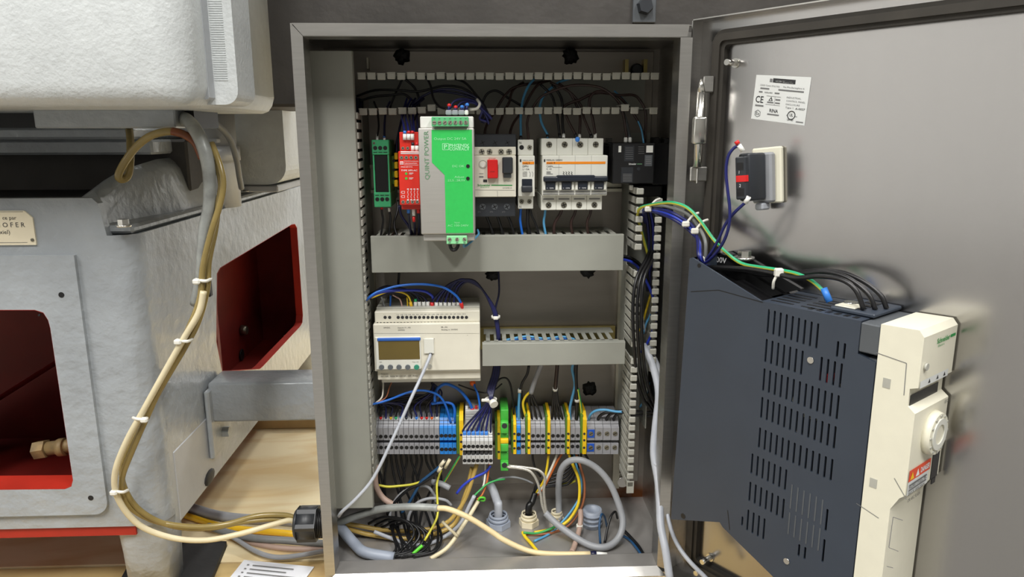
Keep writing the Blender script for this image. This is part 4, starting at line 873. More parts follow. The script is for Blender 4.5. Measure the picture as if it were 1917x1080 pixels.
ground('narrow yellow and green ground terminal left of the big green earth clamp', 927, 931.5, 937, 787, 860, 0.118, (812, 846))
t = root('earth_clamp', 'large glossy green and yellow earth clamp terminal standing taller than its neighbours', 'terminal block', 944, 882, 0.108)
for q0, q1, m_, yy in ((767, 790, 'pe_green', .112), (790, 812, 'pe_green', .106), (812, 822, 'pe_green', .112), (822, 831, 'yellow_plastic', .108), (831, 846, 'pe_green', .108), (846, 866, 'pe_green', .112), (866, 882, 'pe_green', .104)): pbox(937, q0, 952, q1, yy, 0.157, 0.0012, 2).build('segment', m_, t)
for q in (797, 871): hole(t, at(944.5, q, 0.106 if q < 800 else .104), 0.0036, 'ink')
G3 = 'terminal blocks in the right row of the lower rail'
kk = 0
ground('yellow and green ground terminal at the left end of the right-hand row', 957.5, 961, 966.5, 784, 850, 0.116, (812, 825, 839))
tblock('light blue terminal block next to the left end of the right-hand row', 967, 974.8, 'term_blue', G3, holes=(813, 839))
tblock('lone grey terminal block between the light blue one and a ground terminal', 975, 983.4, 'term_grey', G3, holes=(815.7, 836))
for (a, b_, lab) in ((983.6, 988, 'second ground terminal of the right-hand row, with a red spot on top'), (1021.2, 1025, 'third yellow and green ground terminal from the left in the right-hand row'), (1058.4, 1062, 'fourth yellow and green ground terminal from the left in the right-hand row'), (1086.4, 1091, 'rightmost yellow and green ground terminal, left of the large blue-faced terminal')):
    ground(lab, a, b_, {983.6: 993, 1021.2: 1030.3, 1058.4: 1067, 1086.4: 1098}[a], 775, 850, 0.114, (812, 824, 838))
for a, b_, n, gl_ in ((993.2, 1021, 3, 'left'), (1030.6, 1058.2, 3, 'middle'), (1067.3, 1086.2, 2, 'right')):
    w1 = (b_-a)/n
    for k in range(n): tblock('%s terminal block of the %s grey group between ground terminals' % (ORD[k], gl_), a+k*w1, a+(k+1)*w1, 'term_grey', G3, holes=(815.7, 835.5))
for k in range(4):
    w1 = (1158.7-1098.6)/4
    tblock('large terminal block with dark blue marker faces and slotted screws' if k == 0 else '%s of the three large grey screw terminals at the right end' % ORD[k-1], 1098.6+k*w1, 1098.6+(k+1)*w1, 'term_grey', G3, holes=(811.5, 837.5), big=True, accent='term_deepblue' if k == 0 else None)
# ================================================================== DOOR
dz0, dz1, du0, du1 = -0.006, 0.622, -0.010, 0.425
dr = thing('cabinet_door', 'wide open stainless steel cabinet door on the right', 'door', door(0.2, 0, dz0))
def dbox(u0, u1, w0, w1, z0, z1, bev=0, seg=1):
    b = B().box(u0, u1, w0, w1, z0, z1, bev, seg); b.v = [door(*p) for p in b.v]; return b
def dpr(outer, w0, w1, holes=()): return B().prism(outer, lambda a, b_, d: door(a, d, b_), w0, w1, holes)
dbox(du0, du1, -0.0015, 0, dz0, dz1).build('panel', 'stainless_door', dr)
dbox(du0-0.0012, du0, -0.0015, 0.016, dz0, dz1).build('edge_fold', 'stainless', dr); dbox(du1, du1+0.0012, -0.0015, 0.022, dz0, dz1).build('edge_fold', 'stainless', dr)
dbox(du0, du1, -0.0015, 0.016, dz1, dz1+0.0012).build('edge_fold', 'stainless', dr); dbox(du0, du1, -0.0015, 0.022, dz0-0.0012, dz0).build('edge_fold', 'stainless', dr)
gz1, gz0, gu0, gu1 = 0.611, 0.006, 0.0085, 0.412; gw = 0.0150
gk = dpr(rrect(gu0, gu1, gz0, gz1, 0.014, 6), 0.0, 0.007, holes=[rrect(gu0+gw, gu1-gw, gz0+gw, gz1-gw, 0.004, 3)]).build('gasket', 'gasket', dr)
dpr(rrect(gu0+0.004, gu1-0.004, gz0+0.004, gz1-0.004, 0.011, 6), 0.007, 0.010, holes=[rrect(gu0+gw-0.004, gu1-gw+0.004, gz0+gw-0.004, gz1-gw+0.004, 0.005, 3)]).build('gasket_lip', 'gasket', gk)
for (p, q) in ((1378, 118), (1330, 1043), (1318, 1064)):
    a = atd(p, q, 0.0); L = 0.016
    b = B().cyl(a, a+DN*L, 0.003, n=12); b.cyl(a, a+DN*0.0015, 0.0048, n=12); b.build('stud', 'bright_metal', dr)
# sticker on the door
c4 = [duz(p, q, 0.0) for p, q in ((1416.5, 140), (1519.5, 144.5), (1506.5, 235), (1406.5, 222))]
O = V((c4[3][0], c4[3][1])); ex = V((c4[2][0]-c4[3][0], c4[2][1]-c4[3][1])); ey = V((c4[0][0]-c4[3][0], c4[0][1]-c4[3][1])); LW, LH = ex.length, ey.length
st = thing('door_sticker', 'small white type plate sticker near the top of the door', 'sticker', door(c4[3][0], 0, c4[3][1]))
dpr([(p[0], p[1]) for p in c4], 0.0001, 0.0004).build('sheet', 'sticker', st)
def sp(a, b_): q = O+ex*a+ey*b_; return door(q.x, 0.0006, q.y)
sx_ = (sp(1, 0)-sp(0, 0)); sy_ = (sp(0, 1)-sp(0, 0))
def st_text(s, a, b_, h, wd, m='ink', bold=0.0): text(s, sp(a, b_), sx_, sy_, h*LH, m, st, width=wd*LW, bold=bold)
def st_line(a, b_, wd, h, m='ink_dim'): B().add([sp(a, b_), sp(a+wd, b_), sp(a+wd, b_+h), sp(a, b_+h)], [(0, 1, 2, 3)]).build('text_line', m, st)
st_line(0.27, 0.865, 0.05, 0.075, 'ink_soft'); st_line(0.33, 0.86, 0.41, 0.095, 'ink'); st_text('eta', 0.37, 0.872, 0.072, 0.33, 'sticker', 0.03)
st_text('22035 Canzo (Co) Italy', 0.10, 0.765, 0.036, 0.37, 'ink_dim'); st_text('Via Mte.Barzaghino 6', 0.53, 0.765, 0.036, 0.38, 'ink_dim')
for a, b_, wd in ((0.11, 0.695, 0.17), (0.45, 0.695, 0.46)): st_line(a, b_, wd, 0.032)
st_line(0.09, 0.615, 0.07, 0.03); st_text('600x400', 0.20, 0.612, 0.032, 0.15); st_line(0.39, 0.615, 0.09, 0.03)
st_text('CE', 0.045, 0.385, 0.15, 0.15, bold=0.01); st_line(0.05, 0.30, 0.16, 0.035)
st_line(0.245, 0.36, 0.27, 0.008, 'ink_soft'); st_line(0.245, 0.55, 0.27, 0.008, 'ink_soft')
for tri_ in (((0.29, 0.45), (0.37, 0.45), (0.34, 0.545)),):
    B().add([sp(*tri_[0]), sp(*tri_[1]), sp(*tri_[2])], [(0, 1, 2)]).build('triangle_mark', 'ink', st)
    B().add([sp(0.315, 0.462)+DN*0.0001, sp(0.35, 0.462)+DN*0.0001, sp(0.336, 0.505)+DN*0.0001], [(0, 1, 2)]).build('triangle_mark', 'sticker', st)
st_line(0.27, 0.40, 0.12, 0.03); st_line(0.42, 0.47, 0.09, 0.035); st_line(0.42, 0.40, 0.09, 0.03); st_line(0.405, 0.36, 0.006, 0.195, 'ink_soft')
for k, (s, wd) in enumerate((('INDUSTRIAL', 0.26), ('CONTROL PANEL', 0.34), ('ENCLOSURE', 0.25))): st_text(s, 0.62, 0.545-0.075*k, 0.038, wd, 'ink_dim')
st_text('Type 1', 0.62, 0.325, 0.036, 0.14); st_text('A-0027', 0.80, 0.318, 0.042, 0.17, bold=0.01)
hx = [(0.115+0.062*math.cos(math.radians(60*i+30)), 0.135+0.085*math.sin(math.radians(60*i+30))) for i in range(6)]
for i in range(6):
    a, b_ = V((*hx[i], 0)), V((*hx[(i+1) % 6], 0)); k = 0.86; c = V((0.115, 0.135, 0))
    B().add([sp(a.x, a.y), sp(b_.x, b_.y), sp(*(c+(b_-c)*k).xy), sp(*(c+(a-c)*k).xy)], [(0, 1, 2, 3)]).build('hexagon_mark', 'ink', st)
st_text('Ex', 0.082, 0.105, 0.07, 0.07, bold=0.005)
st_text('RINA', 0.335, 0.20, 0.075, 0.16, bold=0.02); st_line(0.30, 0.135, 0.22, 0.03)
B().ring(sp(0.745, 0.185), DN, 0.0042, 0.0034, 0.0001, 20).build('ring_mark', 'ink', st); st_text('UL', 0.715, 0.16, 0.065, 0.06, bold=0.02); st_text('c', 0.655, 0.16, 0.04, 0.02); st_text('us', 0.815, 0.155, 0.035, 0.035); st_text('LISTED', 0.68, 0.065, 0.036, 0.11, bold=0.02); st_line(0.84, 0.045, 0.13, 0.025, 'ink_soft')

# pushbutton contact block on the door
cb = thing('contact_block', 'dark grey switch contact block clamped to the inside of the door', 'switch', atd(1430, 365, 0.0))
uR = duz(1397, 335, 0.048)[0]; u0 = uR-0.0115; zc = duz(1395, 332, 0.048)[1]
TL = 0.10
def cbx(u_a, u_b, w0, w1, z0, z1, bev, name, m, seg=1):          # block leans a little about the door normal
    b = B().box(u_a, u_b, w0, w1, z0, z1, bev, seg); b.v = [door(uR-0.006+p.x-TL*p.z, p.y, zc+p.z+TL*p.x) for p in b.v]; b.build(name, m, cb)
cbx(-0.016, 0.016, 0.0002, 0.006, -0.027, 0.027, 0.0015, 'mounting_collar', 'cream_drive')
cbx(-0.011, 0.011, 0.006, 0.015, -0.026, 0.022, 0.002, 'clamp_ring', 'c_grey')
cbx(-0.0045, 0.0045, 0.006, 0.020, -0.033, -0.026, 0.0015, 'clamp_lever', 'c_lgrey')
cbx(-0.006, 0.006, 0.015, 0.043, -0.023, 0.022, 0.0022, 'body', 'dark_plastic', 2)
cbx(-0.0055, 0.0055, 0.043, 0.049, -0.021, 0.019, 0.001, 'terminal_face', 'dark_plastic')
cbx(-0.0045, 0.006, 0.0445, 0.0494, -0.0045, 0.0015, 0.0002, 'red_marker', 'red_plastic')
for k in (-0.014, 0.010): cbx(-0.0035, 0.0035, 0.0485, 0.0493, k-0.0035, k+0.0035, 0, 'terminal_port', 'black')
for s, k in (('1', 0.0032), ('2', -0.0092)): text(s, door(uR-0.006-TL*k-0.001, 0.0496, zc+k), DD, ZU, 0.0028, 'ink_white', cb)

# ================================================================== DRIVE ON THE DOOR
T = 0.066
def dz(px, py, w_=T): return duz(px, py, w_)
dv = thing('frequency_drive', 'large dark blue-grey and cream frequency drive mounted sideways on the open door', 'drive', door(0.15, 0.03, 0.085))
out = [dz(1291, 484), dz(1430, 562), dz(1612, 601)]
uA = out[0][0]; uB = dz(1612, 601)[0]; zTop = out[2][1]; 
uC = dz(1646, 640)[0]
poly = [(uA, out[0][1]), (uA+0.003, out[0][1]+0.0015), (dz(1425, 559)[0], zTop), (uB, zTop), (uB, zTop-0.028), (uC-0.001, zTop-0.032), (uC-0.001, 0.040), (uB, 0.040), (dz(1480, 1070)[0], dz(1480, 1070)[1]), (dz(1353, 987)[0], dz(1353, 987)[1]), (dz(1350, 984)[0]-0.002, dz(1350, 984)[1]+0.003), (dz(1256, 972)[0], dz(1256, 972)[1])]
poly[6] = (uC-0.001, 0.062); poly[7] = (uB, 0.060); poly[8] = (dz(1480, 1070)[0], 0.086)
slots = []
def slot(u, z1, z0, wd=0.0019): slots.append(rrect(u-wd/2, u+wd/2, z0, z1, wd*0.42, 2))
du = 0.00596; us = 0.1306
def row(z1, z0, i0, n, shift=0.0, dzr=-0.00045):
    for k in range(n): slot(us+shift+(i0+k)*du, z1+dzr*(k), z0+dzr*k)
row(0.3527, 0.3300, 0, 9)
row(0.3245, 0.3020, 0, 7); row(0.3205, 0.2985, 9, 4)
row(0.3375, 0.3235, 11, 2, 0.001)
row(0.2961, 0.2740, 0, 13); row(0.2680, 0.2470, 0, 13); row(0.2375, 0.2170, 0, 13)
row(0.2090, 0.1880, -1, 7); slot(us+12*du, 0.1845, 0.163); row(0.1795, 0.1590, -1, 7); slot(us+12*du, 0.155, 0.132)
row(0.1500, 0.1275, -1, 4); slot(us-2*du, 0.140, 0.130); row(0.139, 0.1265, 8, 2, 0.001, 0)
dpr(poly, T-0.002, T, holes=slots).build('side_panel', 'drive_dark', dv)
inner = [(a+(0.002 if a < 0.15 else -0.002), b_+(-0.002 if b_ > 0.2 else 0.002)) for a, b_ in poly]
# body shell: walls round the outline, back against the door
sh = B(); n = len(poly)
vs = [door(a, T-0.002, b_) for a, b_ in poly]+[door(a, 0.001, b_) for a, b_ in poly]
top_edges = (1, 2)
sh.add(vs, [(i, (i+1) % n, n+(i+1) % n, n+i) for i in range(n) if i not in (1,)]+[tuple(range(n, 2*n))]); sh.build('shell', 'drive_dark', dv)
inner[0] = (inner[0][0], inner[0][1]-0.034); inner[1] = (inner[1][0], inner[1][1]-0.034); inner[2] = (inner[2][0], inner[2][1]-0.016)
dpr(inner, 0.006, T-0.016).build('inner_chassis', 'black', dv)
for (u, z_, m_) in ((us+7*du, 0.262, 'zinc'), (us+8*du, 0.262, 'zinc'), (us+4*du, 0.268, 'zinc'), (us+9.5*du, 0.30, 'red_plastic'), (us+12*du, 0.296, 'zinc'), (us+5*du, 0.238, 'zinc'), (us+6.5*du, 0.236, 'zinc')):
    b = B().cyl(door(u, T-0.016, z_), door(u, T-0.006, z_), 0.004, n=10); b.build('capacitor', m_, dv)
# ribs pressed in the closed field
for rr_, z1, z0 in ((0, 0.194, 0.170), (1, 0.166, 0.144)):
    for k in range(6): u = us+(6.2+k)*du; dbox(u-0.0006, u+0.0006, T, T+0.0004, z0-0.0005*k, z1-0.0005*k).build('rib', 'drive_grey', dv)
# two part lines and holes on the side
for (a, b_) in (((1293, 546), (1345, 543)), ((1345, 543), (1428, 566)), ((1362, 955), (1366, 992))):
    p, q = dz(*a, T+0.0002), dz(*b_, T+0.0002); d = V((q[0]-p[0], q[1]-p[1])); d.normalize(); s = V((-d.y, d.x))*0.0004
    B().add([door(p[0]-s.x, T+0.0002, p[1]-s.y), door(q[0]-s.x, T+0.0002, q[1]-s.y), door(q[0]+s.x, T+0.0002, q[1]+s.y), door(p[0]+s.x, T+0.0002, p[1]+s.y)], [(0, 1, 2, 3)]).build('panel_joint', 'black', dv)
for (p, q, m_, r_) in ((1518, 674, 'bright_metal', 0.003), (1473, 1050, 'bright_metal', 0.003), (1279, 966, 'black', 0.003), (1309, 497, 'black', 0.0022)):
    c = atd(p, q, T); B().cyl(c, c+DN*(0.001 if m_ != 'black' else 0.0003), r_, n=12).build('screw' if m_ != 'black' else 'hole', m_, dv)
# top deck: sloped terminal cover, vents, terminal tray
zs0, us0 = poly[1][1], poly[1][0]; us1, zs1 = poly[2]
dbox(us1, uB, 0.002, T-0.002, zTop-0.003, zTop-0.0005).build('top_deck', 'drive_dark', dv)
cvr = B(); k_ = (zs1-zs0)/(us1-us0)
cvr.v = []; 
def slope_box(u0, u1, w0, w1, dzz0, dzz1):
    b = B().box(u0, u1, w0, w1, 0, 1); b.v = [door(p.x, p.y, zs0+k_*(p.x-us0)+(dzz1 if p.z > 0.5 else dzz0)) for p in b.v]; return b
slope_box(us0, us1, 0.002, 0.020, -0.003, 0.0).build('sloped_cover', 'black', dv)
slope_box(us0, us0+0.03, 0.020, T-0.002, -0.022, -0.018).build('terminal_floor', 'black', dv)
slope_box(us0+0.03, us1, 0.020, T-0.004, -0.016, -0.012).build('terminal_floor', 'black', dv)
wl = [duz(p, q, 0.020) for p, q in ((1316, 494), (1330, 479), (1390, 476), (1500, 541), (1440, 556), (1330, 522))]
dpr(wl, 0.015, 0.020).build('terminal_wall', 'black', dv)
tu0, tz0_ = duz(1335, 489.5, 0.0206); tu1, _ = duz(1360, 488, 0.0206)
text('500V', door(tu0, 0.0206, tz0_), DD, ZU, 0.0058, 'ink_white', dv, width=tu1-tu0, bold=0.01)
c = atd(1393, 486, 0.025); b = B().cyl(c, c+V((0, 0, 0.003)), 0.010, n=16); b.cyl(c+V((0, 0, 0.003)), c+V((0, 0, 0.009)), 0.0065, n=6, smooth=False); b.build('earth_bolt', 'bright_metal', dv)
for j in range(2):
    for k in range(5):
        w0 = 0.014+0.010*k; u0_ = us1+0.004+0.030*j
        dbox(u0_, u0_+0.022, w0, w0+0.003, zTop-0.0006, zTop+0.0003).build('vent_slot', 'black', dv)
dbox(us1+0.058, uB+0.004, 0.002, 0.052, zTop+0.0004, zTop+0.004, 0.001).build('terminal_tray', 'drive_dark', dv)
for k in range(3): dbox(uB-0.022, uB-0.010, 0.008+0.014*k, 0.016+0.014*k, zTop+0.004, zTop+0.0045).build('terminal_port', 'black', dv)
dbox(us1+0.060, us1+0.078, 0.030, 0.048, zTop+0.004, zTop+0.0052, 0.0005).build('earth_tag', 'cream_drive', dv)
c = atd(1592, 573, 0.030); B().cyl(c, c+V((0, 0, 0.004)), 0.006, n=12).build('earth_bolt', 'bright_metal', dv)
for k in range(6): dbox(uB-0.05+0.008*k, uB-0.046+0.008*k, T-0.012, T-0.005, zTop-0.0005, zTop+0.0003).build('vent_slot', 'black', dv)
# grey band and cream front
dbox(uB+0.0005, uC-0.001, 0.003, T-0.003, 0.045, zTop-0.030).build('heat_band', 'drive_grey', dv)
dbox(uB, uC, 0.003, T, zTop-0.026, zTop-0.001, 0.001).build('upper_band', 'drive_grey', dv)
uF = duz(1788, 640, 0.004)[0]; zc1 = duz(1646, 606, T)[1]
zA = duz(1719, 767, T)[1]
def lz(px, py): return duz(px, py, T)[1]
fz = [(zc1+0.001, uF-0.002), (lz(1719, 632), uF), (lz(1712, 705), uF), (lz(1706, 770), uF-0.004)]
side = [(uC, 0.020), (uC, zc1), (uF-0.004, zc1+0.001), (uF, zc1-0.004), (uF, lz(1716, 726)), (uF-0.006, lz(1712, 730)), (uF-0.006, lz(1706, 762)), (uF, lz(1702, 772)), (uF, lz(1698, 930)), (uF-0.004, lz(1697, 938)), (uF-0.010, lz(1690, 962)), (uF-0.010, 0.020)]
cr = B().prism(side, lambda a, b_, d: door(a, d, b_), 0.003, T).build('front_cover', 'cream_drive', dv)
# details on the front face: w runs 0.003..T, text reads along -DN
FX = -DN
def fp(wf, z_, off=0.0004): return door(uF+off, wf, z_)
zl = lz(1718, 645)
text('Schneider', fp(T*0.62, duz(1750, 636, 0.03)[1]), FX, ZU, 0.0042, 'ink_green', cr, width=0.024, bold=0.02); text('Electric', fp(T*0.58, duz(1750, 642, 0.03)[1]-0.0005), FX, ZU, 0.002, 'ink_green', cr, width=0.012)
b = B(); za_ = duz(1765, 631, 0.02)[1]; b.add([fp(T*0.24, za_), fp(0.006, za_), fp(0.006, za_+0.0024), fp(T*0.24, za_+0.0024)], [(0, 1, 2, 3)]); b.build('logo_bar', 'ink_green', cr)
uD = uF-0.006; zD0, zD1 = lz(1710, 764), lz(1714, 744)
b = B(); b.add([door(uD+0.0004, w_, z_) for w_, z_ in ((T*0.97, zD0), (0.012, zD0), (0.012, zD1), (T*0.97, zD1))], [(0, 1, 2, 3)]); b.build('display', 'black_gloss', cr)
b = B(); b.add([door(uF+0.0004, w_, z_) for w_, z_ in ((T*0.97, zD1+0.007), (0.012, zD1+0.007), (0.012, zD1+0.013), (T*0.97, zD1+0.013))], [(0, 1, 2, 3)]); b.build('status_strip', 'sticker', cr)
for wf in (0.75, 0.52, 0.32): 
    b = B(); b.add([fp(T*wf, zD1+0.0085, 0.0006), fp(T*wf-0.004, zD1+0.0085, 0.0006), fp(T*wf-0.002, zD1+0.012, 0.0006)], [(0, 1, 2)]); b.build('status_mark', 'ink', cr)
b = B().cyl(fp(T*0.88, zD1+0.024, 0), fp(T*0.88, zD1+0.024, 0.002), 0.003, n=10); b.build('latch_mark', 'finger_grey', cr)
zk = duz(1752, 811, 0.030)[1]; ck = fp(0.030, zk, 0)
kn = B().cyl(ck, ck+DD*0.006, 0.019, 0.0175, n=24); kn.build('jog_dial', 'cream_drive', cr)
B().ring(ck+DD*0.006, DD, 0.0135, 0.0085, 0.0012, 20).build('dial_groove', 'dev_white', cr)
for k in range(12): a = 2*math.pi*k/12; p = ck+DD*0.006+DN*(0.0157*math.cos(a))+V((0, 0, 0.0157*math.sin(a))); B().cyl(p, p+DD*0.0008, 0.0012, n=8).build('dial_bump', 'finger_grey', cr)
text('ESC', fp(0.010, zk+0.020), FX, ZU, 0.003, 'ink_dim', cr)
zw1, zw0 = lz(1702, 886), lz(1699, 932)
b = B(); b.add([fp(T*0.97, zw0), fp(0.026, zw0), fp(0.026, zw1), fp(T*0.97, zw1)], [(0, 1, 2, 3)]); lb = b.build('warning_label', 'sticker', cr)
b = B(); b.add([fp(T*0.97, zw1-0.009, .0006), fp(0.024, zw1-0.009, .0006), fp(0.024, zw1+0.001, .0006), fp(T*0.97, zw1+0.001, .0006)], [(0, 1, 2, 3)]); b.build('warning_band', 'warning_red', lb)
text('DANGER', fp(0.043, zw1-0.0066, .0009), FX, ZU, 0.0046, 'ink_white', lb, width=0.017, bold=0.03)
b = B(); b.add([fp(0.052, zw1-0.0075, .0009), fp(0.045, zw1-0.0075, .0009), fp(0.0485, zw1-0.001, .0009)], [(0, 1, 2)]); b.build('warning_triangle', 'ink_white', lb)
b = B(); b.add([fp(0.062, zw1-0.0075, .0009), fp(0.055, zw1-0.0075, .0009), fp(0.0585, zw1-0.001, .0009)], [(0, 1, 2)]); b.build('warning_triangle', 'yellow_plastic', lb)
for k, s in enumerate(('HAZARD OF ELECTRIC', 'SHOCK, EXPLOSION,', 'OR ARC FLASH')): text(s, fp(T*0.94, zw1-0.0155-0.0058*k, .0009), FX, ZU, 0.0030, 'ink', lb, width=(0.033, 0.031, 0.023)[k])
for k in range(2): b = B(); z_ = zw0+0.0035+0.0045*(1-k); b.add([fp(T*0.94, z_, .0009), fp(T*0.45, z_, .0009), fp(T*0.45, z_+0.0015, .0009), fp(T*0.94, z_+0.0015, .0009)], [(0, 1, 2, 3)]); b.build('text_line', 'ink_dim', lb)
zj = (zw1+zw0)/2+0.004; b = B(); b.box(0, 0.0006, 0.007, 0.020, zj-0.014, zj+0.014); b.v = [door(uF+p.x, p.y, p.z) for p in b.v]; b.build('network_port', 'black_gloss', cr)
b = B(); b.box(0, 0.0008, 0.010, 0.017, zj-0.019, zj-0.014); b.v = [door(uF+p.x, p.y, p.z) for p in b.v]; b.build('port_key', 'black_gloss', cr)
# seams and latches on the cream side
for (a, b_) in (((1640, 660), (1697, 680)), ((1697, 680), (1692, 740)), ((1674, 895), (1697, 935)), ((1603, 942), (1645, 970)), ((1672, 968), (1664, 1025)), ((1672, 968), (1690, 974)), ((1664, 1025), (1682, 1032)), ((1660, 1060), (1672, 1063))):
    p, q = dz(*a, T+0.0003), dz(*b_, T+0.0003); d = V((q[0]-p[0], q[1]-p[1])); d.normalize(); s = V((-d.y, d.x))*0.0003
    B().add([door(p[0]-s.x, T+0.0003, p[1]-s.y), door(q[0]-s.x, T+0.0003, q[1]-s.y), door(q[0]+s.x, T+0.0003, q[1]+s.y), door(p[0]+s.x, T+0.0003, p[1]+s.y)], [(0, 1, 2, 3)]).build('seam', 'ink_soft', cr)
for p, q in ((1660, 717), (1635, 904)):
    u, z_ = dz(p, q); dbox(u-0.003, u+0.003, T, T+0.0004, z_-0.004, z_+0.004).build('latch', 'finger_grey', cr)

# ================================================================== WIRES IN THE TOP DUCT
def W(label, m, r, pts, sl=(), group=None, **k):
    r2 = r*1.38 if r < 1.5 else r; return wire(label, m, r2, pts, [(e, o, l, max(q, r2*1.15), mm) for e, o, l, q, mm in sl], group, **k)
D0 = 0.125                                     # depth inside the ducts
def dp(pts, y0, y1=None):                      # give a list of pixels one depth or a ramp of depths
    n = len(pts); y1 = y0 if y1 is None else y1; return [(p[0], p[1], y0+(y1-y0)*i/(n-1)) for i, p in enumerate(pts)]
W('long black wire arching across the left half of the top duct to the white tie', 'w_black', 1.0, dp([(668, 180), (702, 169), (748, 169), (785, 171), (829, 161), (864, 164), (887, 178), (897, 188)], .13, .10))
W('black wire curving from the left end of the top duct down above the red relay', 'w_black', 1.0, dp([(670, 190), (700, 181), (732, 178), (755, 176), (771, 187), (785, 203), (775, 225)], .13))
W('short black wire leaning left behind the second finger row above the red relay', 'w_black', 0.9, dp([(730, 202), (739, 178), (751, 153), (757, 140)], .14))
W('black wire dropping from the top finger row towards the power supply left edge', 'w_black', 1.0, dp([(745, 140), (755, 146), (774, 162), (783, 180), (785, 203)], .135))
W('black wire hooking down from the top duct to the left grey sleeve of the supply', 'w_black', 1.0, dp([(790, 138), (797, 144), (806, 160), (811, 183), (822, 199), (838, 205)], .13, .06))
W('black wire sloping from the top fingers to the tied navy bundle', 'w_black', 1.0, dp([(835, 140), (848, 146), (871, 155), (892, 178), (908, 200), (915, 220)], .13, .10))
for i, P_ in enumerate(([(771, 196), (806, 173), (841, 173), (876, 180), (896, 190), (906, 208), (902, 228), (918, 214)], [(780, 190), (792, 180), (818, 169), (852, 168), (887, 180), (904, 197), (914, 216), (905, 230)], [(841, 205), (850, 190), (868, 185), (888, 190), (903, 205), (898, 222), (912, 228)], [(852, 207), (862, 193), (878, 190), (893, 196), (909, 215), (915, 232)], [(866, 207), (872, 195), (885, 192), (900, 202), (920, 222), (908, 215)])):
    W(('upper navy wire of the tied bundle, running farthest left in the top duct', 'second navy wire of the tied bundle in the top duct', 'navy wire from the left grey sleeve into the tied bundle', 'navy wire from the middle grey sleeve into the tied bundle', 'navy wire from the right grey sleeve into the tied bundle')[i], 'w_navydark' if i < 2 else 'w_navy', 1.0, dp(P_, .11 if i < 2 else .055, .075), group='navy wires gathered above the power supply')
tag(B().tube(path([(893, 186, .068), (898, 194, .062), (893, 203, .062), (880, 205, .066)]), 0.0016, 6).build('cable_tie', 'tie_white'), 'white cable tie round the navy bundle above the power supply', 'cable tie')
# sleeves plugged into the supply
for p, m_, dot, q, lab in ((840, 'grey_sleeve', 'red_sleeve', 197, 'left grey wire sleeve with a red tip on the power supply'), (852, 'grey_sleeve', 'red_sleeve', 200.5, 'middle grey wire sleeve with a red tip on the power supply'), (864, 'grey_sleeve', 'blue_sleeve', 200, 'right grey wire sleeve with a blue tip on the power supply'), (873.5, 'white_sleeve', 'blue_sleeve', 196, 'slim white wire sleeve with a blue tip on the power supply')):
    t = thing('wire_ferrule', lab, 'ferrule', at(p, 217, .037)); wd = 0.0033 if m_ == 'grey_sleeve' else 0.0020
    a = at(p, 217, .037); z1 = at(p, 206, .037).z; B().box(a.x-wd, a.x+wd, .035, .041, a.z+0.001, z1, 0.001).build('sleeve', m_, t)
    c = at(p+1, q, .040); B().sph(c, 0.0022, 10, 6, (1, 1, 0.9)).build('marker', dot, t); B().cyl(c, V((a.x, .038, z1)), 0.0012, n=8).build('lead', 'w_navy', t)
# ------------------------------------------------ to the breakers
YD = 0.095
GM = 'wires into the top of the motor starter'
W('left brown-black wire into the top of the motor starter', 'w_brown', 1.15, dp([(907, 254), (909, 240), (916, 225), (928, 206), (946, 178), (967, 162), (1016, 153)], YD, .13), group=GM)
W('middle brown-black wire into the top of the motor starter', 'w_brown', 1.15, dp([(930, 254), (932, 240), (939, 222), (944, 208), (953, 192), (960, 169), (980, 154)], YD, .13), group=GM)
W('right brown-black wire into the top of the motor starter', 'w_brown', 1.15, dp([(955, 254), (956, 244), (962, 229), (979, 206), (993, 178), (1008, 158), (1030, 150)], YD, .13), group=GM)
W('black wire waving between the tied bundle and the single breaker in the top duct', 'w_black', 1.0, dp([(903, 205), (905, 188), (914, 174), (930, 170), (951, 183), (976, 198), (984, 206)], .13))
W('light blue wire into the top left of the single breaker', 'w_lblue', 1.1, dp([(975, 262), (975, 250), (975, 215), (980, 183), (990, 160), (1000, 148)], YD, .13), [(0, 0, 6, 1.7, 'black')])
W('brown-black wire from the single breaker looping over to the contactor', 'w_brown', 1.1, dp([(989.5, 262), (988, 245), (987, 229), (993, 210), (1011, 183), (1039, 169), (1071, 160), (1104, 160), (1131, 167), (1155, 187), (1166, 210), (1174, 262)], YD, .10))
W('light blue wire into the first pole of the four-pole breaker', 'w_lblue', 1.1, dp([(1025, 258), (1024, 250), (1013, 227), (1011, 197), (1022, 174), (1045, 155), (1070, 146)], YD, .13), [(0, 0, 5, 1.6, 'black')])
